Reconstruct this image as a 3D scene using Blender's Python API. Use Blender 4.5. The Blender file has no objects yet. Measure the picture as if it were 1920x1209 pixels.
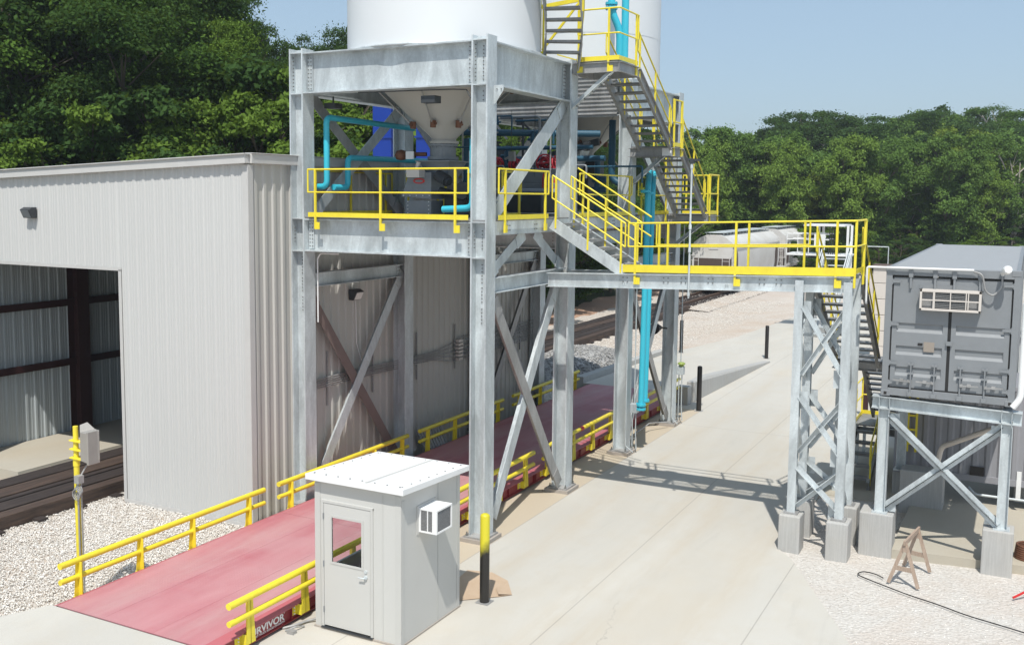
import bpy, math, random
import numpy as np
from mathutils import Vector, Matrix
random.seed(7); rng = np.random.default_rng(7)
S = bpy.context.scene; COL = S.collection
R = math.radians
# ---------------------------------------------------------------- camera
CAM = (9.92663618, -18.3415709, 7.37736111); YAW, PIT, ROL = -0.49397677, 0.0969217221, 0.00783427058
FPX, PPX, PPY = 1883.08099, 915.067351, 551.070276          # in pixels of a 1920 x 1209 frame
def cam_axes():
    cy, sy, cp, sp = math.cos(YAW), math.sin(YAW), math.cos(PIT), math.sin(PIT)
    f = Vector((sy*cp, cy*cp, -sp)); r = Vector((cy, -sy, 0)); u = r.cross(f)
    cr, sr = math.cos(ROL), math.sin(ROL)
    return r*cr + u*sr, u*cr - r*sr, f
cr_, cu_, cf_ = cam_axes()
cd = bpy.data.cameras.new("camera"); cam = bpy.data.objects.new("camera", cd); COL.objects.link(cam)
cd.sensor_width = 36; cd.lens = FPX/1920*36; cd.shift_x = (960-PPX)/1920; cd.shift_y = -(604.5-PPY)/1920
cd.clip_start = .1; cd.clip_end = 5000
cam.matrix_world = Matrix(((cr_.x, cu_.x, -cf_.x, CAM[0]), (cr_.y, cu_.y, -cf_.y, CAM[1]), (cr_.z, cu_.z, -cf_.z, CAM[2]), (0, 0, 0, 1)))
S.camera = cam
HAZE = .0005
# ---------------------------------------------------------------- sky, sun, exposure
SUN = Vector((0.215, -0.56, 1.0)).normalized()
EL = math.asin(SUN.z); AZ = math.atan2(SUN.x, SUN.y)
W = bpy.data.worlds.new("World"); S.world = W; W.use_nodes = True
wn = W.node_tree.nodes; wl = W.node_tree.links
sky = wn.new('ShaderNodeTexSky'); sky.sky_type = 'NISHITA'; sky.sun_disc = False
sky.sun_elevation = EL; sky.sun_rotation = AZ; sky.altitude = 200; sky.air_density = 1.0; sky.dust_density = 1.9; sky.ozone_density = 2.0
hz = wn.new('ShaderNodeMix'); hz.data_type = 'RGBA'; hz.inputs[0].default_value = .5; hz.inputs[7].default_value = (3.75, 5.05, 6.2, 1)   # even summer haze over the clear-sky model
wl.new(sky.outputs[0], hz.inputs[6]); wl.new(hz.outputs[2], wn['Background'].inputs[0]); wn['Background'].inputs[1].default_value = 0.12
sd = bpy.data.lights.new("sun", 'SUN'); sd.energy = 4.0; sd.angle = R(0.6); sd.color = (1, .965, .90)
so = bpy.data.objects.new("sun", sd); COL.objects.link(so); so.rotation_euler = SUN.to_track_quat('Z', 'Y').to_euler(); so.location = (0, 0, 60)
S.view_settings.view_transform = 'Standard'; S.view_settings.look = 'None'; S.view_settings.gamma = 1
S.view_settings.exposure = 0.15
S.render.engine = 'CYCLES'
# ---------------------------------------------------------------- materials
def nt(name):
    m = bpy.data.materials.new(name); m.use_nodes = True
    return m, m.node_tree.nodes, m.node_tree.links, m.node_tree.nodes['Principled BSDF']
def coords(N, L, world=False, scale=(1, 1, 1), rnd=False):
    mp = N.new('ShaderNodeMapping'); mp.inputs['Scale'].default_value = scale
    if world: g = N.new('ShaderNodeNewGeometry'); L.new(g.outputs['Position'], mp.inputs[0])
    else: g = N.new('ShaderNodeTexCoord'); L.new(g.outputs['Object'], mp.inputs[0])
    if rnd:
        oi = N.new('ShaderNodeObjectInfo'); ml = N.new('ShaderNodeVectorMath'); ml.operation = 'SCALE'; ml.inputs[0].default_value = (37, 51, 23)
        L.new(oi.outputs['Random'], ml.inputs['Scale']); L.new(ml.outputs[0], mp.inputs['Location'])
    return mp.outputs[0]
def noise(N, L, vec, sc, det=4, rough=.55, dist=0):
    n = N.new('ShaderNodeTexNoise'); n.inputs['Scale'].default_value = sc; n.inputs['Detail'].default_value = det
    n.inputs['Roughness'].default_value = rough; n.inputs['Distortion'].default_value = dist; L.new(vec, n.inputs['Vector']); return n.outputs['Fac']
def ramp(N, L, fac, stops):
    r = N.new('ShaderNodeValToRGB'); e = r.color_ramp.elements
    while len(e) < len(stops): e.new(.5)
    for k, (p, c) in enumerate(stops): e[k].position = p; e[k].color = (c, c, c, 1) if isinstance(c, (int, float)) else (*c, 1)
    L.new(fac, r.inputs[0]); return r.outputs[0]
def mix(N, L, fac, a, b, mode='MIX'):
    m = N.new('ShaderNodeMix'); m.data_type = 'RGBA'; m.blend_type = mode
    if isinstance(fac, (int, float)): m.inputs[0].default_value = fac
    else: L.new(fac, m.inputs[0])
    for s, v in ((6, a), (7, b)):
        if isinstance(v, tuple): m.inputs[s].default_value = (*v, 1)
        else: L.new(v, m.inputs[s])
    return m.outputs[2]
def math_(N, L, op, a, b=0., c=None):
    m = N.new('ShaderNodeMath'); m.operation = op
    for s, v in enumerate((a, b, c)):
        if v is None: continue
        if isinstance(v, (int, float)): m.inputs[s].default_value = v
        else: L.new(v, m.inputs[s])
    return m.outputs[0]
def bump(N, L, P, h, st, dist=.01):
    b = N.new('ShaderNodeBump'); b.inputs['Strength'].default_value = st; b.inputs['Distance'].default_value = dist
    L.new(h, b.inputs['Height']); L.new(b.outputs[0], P.inputs['Normal'])
def paint(name, col, rough=.45, metal=0., dirt=.15, dcol=None, sc=2.5, bst=.0):
    m, N, L, P = nt(name); v = coords(N, L, rnd=True)
    dcol = dcol or tuple(c*.55 for c in col)
    f = ramp(N, L, noise(N, L, v, sc, 6, .65), [(.42, 0.), (.75, 1.)])
    f2 = math_(N, L, 'MULTIPLY', f, dirt)
    L.new(mix(N, L, f2, col, dcol), P.inputs['Base Color'])
    P.inputs['Metallic'].default_value = metal
    L.new(math_(N, L, 'MULTIPLY_ADD', noise(N, L, v, sc*6, 3), .2, rough-.1), P.inputs['Roughness'])
    if bst: bump(N, L, P, noise(N, L, v, 30, 3), bst, .004)
    return m
def galv(name, base=.50, tint=(.93, 1., 1.02), metal=.25, streak=.35):
    m, N, L, P = nt(name); v = coords(N, L, rnd=True)
    vs = coords(N, L, scale=(1, 1, .35), rnd=True)
    a = noise(N, L, vs, 1.7, 7, .7, .6)
    sp = N.new('ShaderNodeTexVoronoi'); sp.inputs['Scale'].default_value = 28; L.new(v, sp.inputs['Vector'])
    lo = tuple(base*.72*t for t in tint); hi = tuple(base*1.18*t for t in tint)
    c = mix(N, L, ramp(N, L, a, [(.35, 0.), (.62, 1.)]), lo, hi)
    spv = N.new('ShaderNodeSeparateColor'); L.new(sp.outputs['Color'], spv.inputs[0])
    c = mix(N, L, math_(N, L, 'MULTIPLY', spv.outputs[0], .22), c, tuple(base*.6*t for t in tint))
    st = ramp(N, L, noise(N, L, coords(N, L, scale=(5, 5, .25), rnd=True), 1.2, 5, .6), [(.55, 0.), (.8, 1.)])
    c = mix(N, L, math_(N, L, 'MULTIPLY', st, streak), c, tuple(base*.62*t for t in (1.02, .99, .94)))
    L.new(c, P.inputs['Base Color']); P.inputs['Metallic'].default_value = metal
    L.new(math_(N, L, 'MULTIPLY_ADD', a, .3, .36), P.inputs['Roughness'])
    return m
M = {}
M['galv'] = galv('galvanized', .61, streak=.18)
M['galv_dull'] = galv('galvanized_dull', .36, (1, .99, .97), .2, .5)
M['tread'] = galv('grating_steel', .26, (1, 1, 1), .2, .4)
M['bolt'] = paint('bolt', (.20, .20, .19), .5, .4)
M['yellow'] = paint('yellow_paint', (.83, .69, .045), .38, 0, .45, (.60, .45, .05), 5)
M['red'] = None
M['cyan'] = paint('cyan_paint', (.05, .50, .64), .4, 0, .3, (.03, .36, .48), 2)
M['blue'] = paint('deep_blue_paint', (.005, .035, .27), .35)
M['steelblue'] = paint('duct_blue', (.018, .085, .14), .5)
M['white'] = paint('white_paint', (.80, .80, .79), .4, 0, .12)
M['booth'] = paint('booth_panel', (.54, .535, .51), .5, 0, .14, (.46, .45, .42), 1.2)
M['boothtrim'] = paint('booth_trim', (.52, .515, .49), .5, 0, .08)
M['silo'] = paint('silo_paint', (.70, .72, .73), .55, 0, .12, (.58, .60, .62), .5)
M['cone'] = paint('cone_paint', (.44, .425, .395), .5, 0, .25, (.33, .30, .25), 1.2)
M['black'] = paint('black_paint', (.018, .016, .016), .4, 0, .3, (.05, .045, .04), 6)
M['darkred'] = paint('maroon_steel', (.045, .018, .018), .5)
M['grey'] = paint('machine_grey', (.22, .24, .26), .45, .1, .3, (.12, .12, .12), 4)
M['dark'] = paint('dark_machine', (.045, .05, .055), .5, .1, .4, (.02, .02, .02), 4)
M['rust'] = paint('rusty_copper', (.19, .085, .05), .6, .3, .5, (.1, .05, .03), 9)
M['redhose'] = paint('red_hose', (.45, .015, .03), .5)
M['redpaint'] = paint('red_paint', (.6, .03, .03), .4)
M['controof'] = paint('container_roof_grey', (.36, .375, .39), .55, 0, .2, (.28, .29, .30), 2)
M['plate'] = paint('worn_plate', (.30, .26, .22), .6)
M['contgrey'] = paint('container_grey', (.225, .238, .25), .5, 0, .25, (.14, .15, .155), 2.5, .1)
M['contlight'] = paint('container_dull', (.28, .28, .30), .55, 0, .3, (.2, .2, .2), 1.5)
M['wood'] = None
M['card'] = paint('cardboard', (.50, .38, .27), .8, 0, .3, (.38, .24, .14), 3)
M['beige'] = paint('beige_plastic', (.62, .57, .52), .5, 0, .1)
M['tan_metal'] = paint('cabinet_grey', (.36, .34, .31), .4, .2, .3, (.25, .23, .21), 4)
M['rubber'] = paint('rubber', (.02, .02, .02), .7)
M['glow'] = paint('lamp_lens', (.8, .8, .76), .25)
M['ac_grille'] = paint('grille', (.25, .25, .25), .6, 0, .5, (.1, .1, .1), 30)
M['hopper'] = paint('hopper_car_paint', (.62, .61, .585), .5, 0, .45, (.40, .36, .31), .6)
M['hopdark'] = paint('hopper_dark_brown', (.085, .06, .05), .7)  # dark brown of the car's end sheets and side ovals
def mk_glass():
    m, N, L, P = nt('window_glass'); P.inputs['Base Color'].default_value = (.9, .95, .95, 1); P.inputs['Roughness'].default_value = .03
    P.inputs['Transmission Weight'].default_value = 1.0; P.inputs['IOR'].default_value = 1.15
    return m
M['glass'] = mk_glass()
def mk_red():
    m, N, L, P = nt('scale_deck_red'); v = coords(N, L); vs = coords(N, L, scale=(1.6, .25, 1))
    a = ramp(N, L, noise(N, L, vs, 1.1, 6, .6, .4), [(.3, 0.), (.7, 1.)])
    c = mix(N, L, a, (.42, .13, .155), (.52, .235, .25))
    w = ramp(N, L, noise(N, L, v, .45, 4, .6), [(.42, 0.), (.62, 1.)])
    c = mix(N, L, math_(N, L, 'MULTIPLY', w, .55), c, (.50, .28, .29))
    s = ramp(N, L, noise(N, L, v, 9, 8, .7), [(.60, 0.), (.72, 1.)])
    c = mix(N, L, math_(N, L, 'MULTIPLY', s, .35), c, (.52, .34, .30))
    sx = N.new('ShaderNodeSeparateXYZ'); L.new(v, sx.inputs[0]); trk = None
    for xt in (-.95, .95):
        q = ramp(N, L, math_(N, L, 'ABSOLUTE', math_(N, L, 'SUBTRACT', math_(N, L, 'ADD', sx.outputs[0], math_(N, L, 'MULTIPLY', noise(N, L, v, .5, 2), .3)), xt+.15)), [(.1, 1.), (.45, 0.)]); trk = q if trk is None else math_(N, L, 'MAXIMUM', trk, q)
    c = mix(N, L, math_(N, L, 'MULTIPLY', math_(N, L, 'MULTIPLY', trk, ramp(N, L, noise(N, L, vs, 3, 7, .7), [(.3, 0.), (.7, 1.)])), .45), c, (.50, .36, .34))
    L.new(c, P.inputs['Base Color']); P.inputs['Roughness'].default_value = .6
    # checker-plate relief
    w1 = N.new('ShaderNodeTexChecker'); w1.inputs['Scale'].default_value = 30; L.new(v, w1.inputs['Vector'])
    bump(N, L, P, w1.outputs['Fac'], .25, .004)
    return m
M['deck'] = mk_red()
M['red'] = paint('scale_side_red', (.27, .028, .035), .45, 0, .5, (.17, .02, .022), 2)
M['redlight'] = paint('scale_flange_red', (.46, .13, .15), .55, 0, .4, (.36, .08, .09), 2)
def mk_wood(name, lo, hi, sc=(1.5, .12, 1.5)):
    m, N, L, P = nt(name); v = coords(N, L, scale=sc, rnd=True)
    a = noise(N, L, v, 8, 6, .7, .3)
    L.new(mix(N, L, ramp(N, L, a, [(.3, 0.), (.75, 1.)]), lo, hi), P.inputs['Base Color']); P.inputs['Roughness'].default_value = .75
    bump(N, L, P, a, .4, .01); return m
M['tie'] = mk_wood('creosote_timber', (.016, .013, .014), (.062, .045, .038))
M['tie2'] = mk_wood('brown_timber', (.028, .02, .018), (.115, .075, .055))
M['lumber'] = mk_wood('lumber', (.29, .21, .16), (.47, .37, .29), (4, 4, .6))
def mk_wall(name, col, axis='x'):
    m, N, L, P = nt(name); v = coords(N, L, world=True, scale=(.6, .6, .12))
    a = ramp(N, L, noise(N, L, v, 1.4, 5, .6), [(.35, 0.), (.75, 1.)])
    c = mix(N, L, math_(N, L, 'MULTIPLY', a, .25), col, tuple(q*.86 for q in col))
    f = ramp(N, L, noise(N, L, coords(N, L, world=True, scale=(6, 6, .15)), 2, 4), [(.55, 0.), (.8, 1.)])
    c = mix(N, L, math_(N, L, 'MULTIPLY', f, .13), c, tuple(q*.8 for q in col))
    L.new(c, P.inputs['Base Color']); P.inputs['Roughness'].default_value = .5; return m
M['wall'] = mk_wall('wall_sheet_white', (.545, .545, .53))
M['wallside'] = mk_wall('wall_sheet_stone', (.485, .475, .44))
M['walltrim'] = paint('wall_trim', (.54, .53, .51), .45, 0, .15)
M['wallin'] = mk_wall('wall_sheet_inside', (.42, .46, .47))
def mk_concrete(name, base=(.50, .475, .425), joints=False, tan=False, formed=False, world=True):
    m, N, L, P = nt(name); v = coords(N, L, world=world)
    vs = coords(N, L, world=world, scale=(1, .22, 1))
    a = ramp(N, L, noise(N, L, vs, .5, 6, .62, .5), [(.3, 0.), (.72, 1.)])
    c = mix(N, L, a, tuple(q*.90 for q in base), tuple(q*1.06 for q in base))
    b = ramp(N, L, noise(N, L, v, 1.3, 8, .7, .3), [(.46, 0.), (.75, 1.)])
    c = mix(N, L, math_(N, L, 'MULTIPLY', b, .45), c, (base[0]*.93, base[1]*.86, base[2]*.76)); dk = ramp(N, L, noise(N, L, coords(N, L, world=world, scale=(1.6, .3, 1)), 1.9, 7, .7, .6), [(.56, 0.), (.74, 1.)]); c = mix(N, L, math_(N, L, 'MULTIPLY', dk, .30), c, tuple(q*.74 for q in base))
    o = ramp(N, L, noise(N, L, coords(N, L, world=world, scale=(1, .35, 1)), .33, 3, .5), [(.52, 0.), (.68, 1.)])
    c = mix(N, L, math_(N, L, 'MULTIPLY', o, .45), c, (base[0]*1.0, base[1]*.93, base[2]*.83))
    g = noise(N, L, v, 60, 4, .7)
    c = mix(N, L, .10, c, ramp(N, L, g, [(.3, 0.25), (.7, .7)]))
    sx = N.new('ShaderNodeSeparateXYZ'); L.new(v, sx.inputs[0])
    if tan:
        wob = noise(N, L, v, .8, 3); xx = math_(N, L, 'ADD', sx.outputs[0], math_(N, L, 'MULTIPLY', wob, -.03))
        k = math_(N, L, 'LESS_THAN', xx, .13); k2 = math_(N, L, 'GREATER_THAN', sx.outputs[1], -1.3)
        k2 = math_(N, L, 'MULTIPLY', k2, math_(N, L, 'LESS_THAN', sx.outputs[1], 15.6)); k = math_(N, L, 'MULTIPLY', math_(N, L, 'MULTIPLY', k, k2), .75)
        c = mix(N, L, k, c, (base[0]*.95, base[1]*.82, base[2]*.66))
    if joints:
        wv = math_(N, L, 'ADD', sx.outputs[0], math_(N, L, 'MULTIPLY', noise(N, L, coords(N, L, world=world, scale=(.3, .12, 1)), 1., 3), .9)); trk = None
        for xt in (1.55, 3.35, 4.15, 5.75):
            q = ramp(N, L, math_(N, L, 'ABSOLUTE', math_(N, L, 'SUBTRACT', wv, xt)), [(.05, 1.), (.42, 0.)]); trk = q if trk is None else math_(N, L, 'MAXIMUM', trk, q)
        tn = ramp(N, L, noise(N, L, coords(N, L, world=world, scale=(2.2, .25, 1)), 1.5, 7, .72), [(.35, 0.), (.7, 1.)])
        c = mix(N, L, math_(N, L, 'MULTIPLY', math_(N, L, 'MULTIPLY', trk, tn), .55), c, (base[0]*.90, base[1]*.81, base[2]*.70))
        sp_ = ramp(N, L, noise(N, L, v, 6.5, 3, .5), [(.74, 0.), (.78, 1.)]); c = mix(N, L, math_(N, L, 'MULTIPLY', sp_, .22), c, tuple(q*.6 for q in base))
        tot = None
        for xj in (.15, 3.0, 6.06):
            d = math_(N, L, 'ABSOLUTE', math_(N, L, 'SUBTRACT', sx.outputs[0], xj))
            k = math_(N, L, 'LESS_THAN', d, .012); tot = k if tot is None else math_(N, L, 'MAXIMUM', tot, k)
        for yj in (13.2, 24.0, 36.):
            d = math_(N, L, 'ABSOLUTE', math_(N, L, 'SUBTRACT', sx.outputs[1], yj))
            k = math_(N, L, 'LESS_THAN', d, .015); tot = math_(N, L, 'MAXIMUM', tot, k)
        # one wandering crack
        cx = math_(N, L, 'ADD', sx.outputs[0], math_(N, L, 'MULTIPLY', noise(N, L, v, 3.2, 5, .6), -.55))
        d = math_(N, L, 'ABSOLUTE', math_(N, L, 'SUBTRACT', math_(N, L, 'MULTIPLY_ADD', sx.outputs[1], .22, cx), 3.02))
        k = math_(N, L, 'MULTIPLY', math_(N, L, 'LESS_THAN', d, .008), math_(N, L, 'LESS_THAN', math_(N, L, 'ABSOLUTE', math_(N, L, 'ADD', sx.outputs[1], 2.6)), 1.1))
        tot = math_(N, L, 'MAXIMUM', tot, math_(N, L, 'MULTIPLY', k, 1.))
        c = mix(N, L, math_(N, L, 'MULTIPLY', tot, .38), c, (.2, .18, .16))
    if formed:
        f = ramp(N, L, noise(N, L, coords(N, L, world=world, scale=(16, 16, .5)), 2.2, 6, .75), [(.42, 0.), (.68, 1.)])
        c = mix(N, L, math_(N, L, 'MULTIPLY', f, .42), c, tuple(q*.52 for q in base))
    L.new(c, P.inputs['Base Color']); P.inputs['Roughness'].default_value = .85
    bump(N, L, P, noise(N, L, coords(N, L, world=world, scale=(1, 3, 1)), 25, 5, .7), .15, .006)
    return m
M['slab'] = mk_concrete('driveway_concrete', (.52, .495, .44), True, True)
M['conc'] = mk_concrete('formed_concrete', (.46, .455, .435), formed=True)
M['conc2'] = mk_concrete('slab_concrete', (.44, .40, .32))
M['grout'] = mk_concrete('grout', (.36, .32, .28))
def mk_ground():
    m, N, L, P = nt('gravel_ground'); v = coords(N, L, world=True); sx = N.new('ShaderNodeSeparateXYZ'); L.new(v, sx.inputs[0])
    vo = N.new('ShaderNodeTexVoronoi'); vo.inputs['Scale'].default_value = 17; L.new(v, vo.inputs['Vector'])
    vo2 = N.new('ShaderNodeTexVoronoi'); vo2.inputs['Scale'].default_value = 33; L.new(v, vo2.inputs['Vector'])
    sc = N.new('ShaderNodeSeparateColor'); L.new(vo.outputs['Color'], sc.inputs[0])
    sc2 = N.new('ShaderNodeSeparateColor'); L.new(vo2.outputs['Color'], sc2.inputs[0])
    gr = mix(N, L, sc.outputs[0], (.58, .53, .46), (.74, .70, .65))
    gr = mix(N, L, math_(N, L, 'MULTIPLY', sc2.outputs[1], .5), gr, (.50, .40, .32))
    # crevices between the stones
    gr = mix(N, L, ramp(N, L, vo.outputs['Distance'], [(.35, 0.), (.62, .45)]), gr, (.30, .25, .20))
    # warm dirt patches and pale dusty patches
    d = ramp(N, L, noise(N, L, v, .32, 6, .65, .4), [(.45, 0.), (.65, 1.)])
    gr = mix(N, L, math_(N, L, 'MULTIPLY', d, .5), gr, (.47, .355, .26))
    d2 = ramp(N, L, noise(N, L, v, .12, 5, .65, .4), [(.42, 0.), (.6, 1.)])
    # right of the driveway: crushed fines, paler
    kx = ramp(N, L, math_(N, L, 'MULTIPLY_ADD', sx.outputs[0], .2, 0), [(.3, 0.), (.9, 1.)])
    fine = mix(N, L, ramp(N, L, noise(N, L, v, 14, 6, .75), [(.3, 0.), (.65, 1.)]), (.42, .39, .35), (.64, .62, .585))
    fine = mix(N, L, math_(N, L, 'MULTIPLY', d, .6), fine, (.53, .45, .385))
    gr = mix(N, L, math_(N, L, 'MULTIPLY', kx, .85), gr, fine)
    # red-brown dirt at the wood's edge (far left), grass far away
    far = math_(N, L, 'ADD', sx.outputs[1], math_(N, L, 'MULTIPLY', noise(N, L, v, .05, 4), 30.))
    left = math_(N, L, 'ADD', sx.outputs[0], math_(N, L, 'MULTIPLY', noise(N, L, v, .25, 4), 2.5))
    kl = ramp(N, L, math_(N, L, 'MULTIPLY_ADD', left, -.1, 0), [(.0, 0.), (.001, 1.)])
    kdirt = math_(N, L, 'LESS_THAN', left, -13.4)
    gr = mix(N, L, math_(N, L, 'MULTIPLY', kdirt, .8), gr, (.40, .22, .13))
    kw = math_(N, L, 'LESS_THAN', left, -15.6)
    leaf = mix(N, L, noise(N, L, v, 2, 6, .7), (.02, .03, .01), (.08, .10, .03))
    gr = mix(N, L, kw, gr, leaf)
    ro = ramp(N, L, math_(N, L, 'MULTIPLY_ADD', sx.outputs[1], .01, 0), [(.0, 0.), (.5, 0.), (.72, 1.)])
    gr = mix(N, L, math_(N, L, 'MULTIPLY', ro, .8), gr, mix(N, L, d2, (.46, .40, .36), (.60, .55, .50)))
    kg = math_(N, L, 'GREATER_THAN', far, 118.)
    grass = mix(N, L, noise(N, L, v, .6, 8, .75), (.045, .10, .018), (.13, .19, .05))
    gr = mix(N, L, kg, gr, grass)
    L.new(gr, P.inputs['Base Color']); P.inputs['Roughness'].default_value = .95
    h = math_(N, L, 'MULTIPLY', vo.outputs['Distance'], -1.); bump(N, L, P, h, .8, .03)
    return m
M['ground'] = mk_ground()
def mk_stone(name, lo, hi):
    m, N, L, P = nt(name); v = coords(N, L, world=True)
    vo = N.new('ShaderNodeTexVoronoi'); vo.inputs['Scale'].default_value = 12; L.new(v, vo.inputs['Vector'])
    sc = N.new('ShaderNodeSeparateColor'); L.new(vo.outputs['Color'], sc.inputs[0])
    L.new(mix(N, L, sc.outputs[0], lo, hi), P.inputs['Base Color']); P.inputs['Roughness'].default_value = .9; return m
M['stone'] = mk_stone('limestone', (.70, .645, .575), (.86, .83, .78))
M['ballast'] = mk_stone('grey_ballast', (.27, .265, .26), (.50, .49, .47))
def mk_leaf(name, c1, c2, c3):
    m = bpy.data.materials.new(name); m.use_nodes = True; N = m.node_tree.nodes; L = m.node_tree.links; N.clear()
    out = N.new('ShaderNodeOutputMaterial'); v = coords(N, L, rnd=True)
    a = ramp(N, L, noise(N, L, v, 7, 4, .6), [(.35, 0.), (.66, 1.)])
    c = mix(N, L, a, c1, c2); oi = N.new('ShaderNodeObjectInfo')
    c = mix(N, L, math_(N, L, 'MULTIPLY', oi.outputs['Random'], .8), c, c3)
    g = N.new('ShaderNodeNewGeometry'); gv = N.new('ShaderNodeSeparateColor')
    wn_ = N.new('ShaderNodeTexWhiteNoise'); wn_.noise_dimensions = '1D'; L.new(g.outputs['Random Per Island'], wn_.inputs['W'])
    c = mix(N, L, math_(N, L, 'MULTIPLY', wn_.outputs['Value'], .35), c, tuple(min(1, q*1.9) for q in c2))
    df = N.new('ShaderNodeBsdfDiffuse'); tr = N.new('ShaderNodeBsdfTranslucent'); gl = N.new('ShaderNodeBsdfGlossy'); gl.inputs['Roughness'].default_value = .45
    L.new(c, df.inputs[0]); L.new(mix(N, L, .5, c, (.18, .26, .02)), tr.inputs[0])
    ms = N.new('ShaderNodeMixShader'); ms.inputs[0].default_value = .28; L.new(df.outputs[0], ms.inputs[1]); L.new(tr.outputs[0], ms.inputs[2])
    m2 = N.new('ShaderNodeMixShader'); m2.inputs[0].default_value = .0; L.new(ms.outputs[0], m2.inputs[1]); L.new(gl.outputs[0], m2.inputs[2])
    L.new(m2.outputs[0], out.inputs[0]); return m
M['leafA'] = mk_leaf('leaf_mid', (.028, .062, .014), (.085, .150, .028), (.060, .115, .022))
M['leafB'] = mk_leaf('leaf_bright', (.050, .100, .018), (.135, .205, .036), (.100, .170, .030))
M['leafC'] = mk_leaf('leaf_dark', (.020, .046, .016), (.056, .104, .030), (.040, .078, .022))
M['leafD'] = mk_leaf('leaf_shade', (.016, .040, .013), (.060, .106, .028), (.038, .075, .020))
M['leafE'] = mk_leaf('leaf_olive', (.065, .105, .020), (.175, .235, .042), (.15, .20, .03))
M['leafR'] = mk_leaf('leaf_far_mid', (.046, .092, .024), (.130, .210, .050), (.095, .170, .040))
M['leafS'] = mk_leaf('leaf_far_bright', (.068, .128, .026), (.185, .270, .055), (.145, .230, .045))
M['leafT'] = mk_leaf('leaf_far_dark', (.022, .048, .018), (.064, .112, .036), (.045, .085, .026))
M['bark'] = paint('bark', (.10, .08, .06), .85, 0, .5, (.05, .04, .03), 8)
M['barkpale'] = paint('bark_pale', (.42, .38, .33), .8, 0, .5, (.2, .17, .14), 8)
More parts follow.
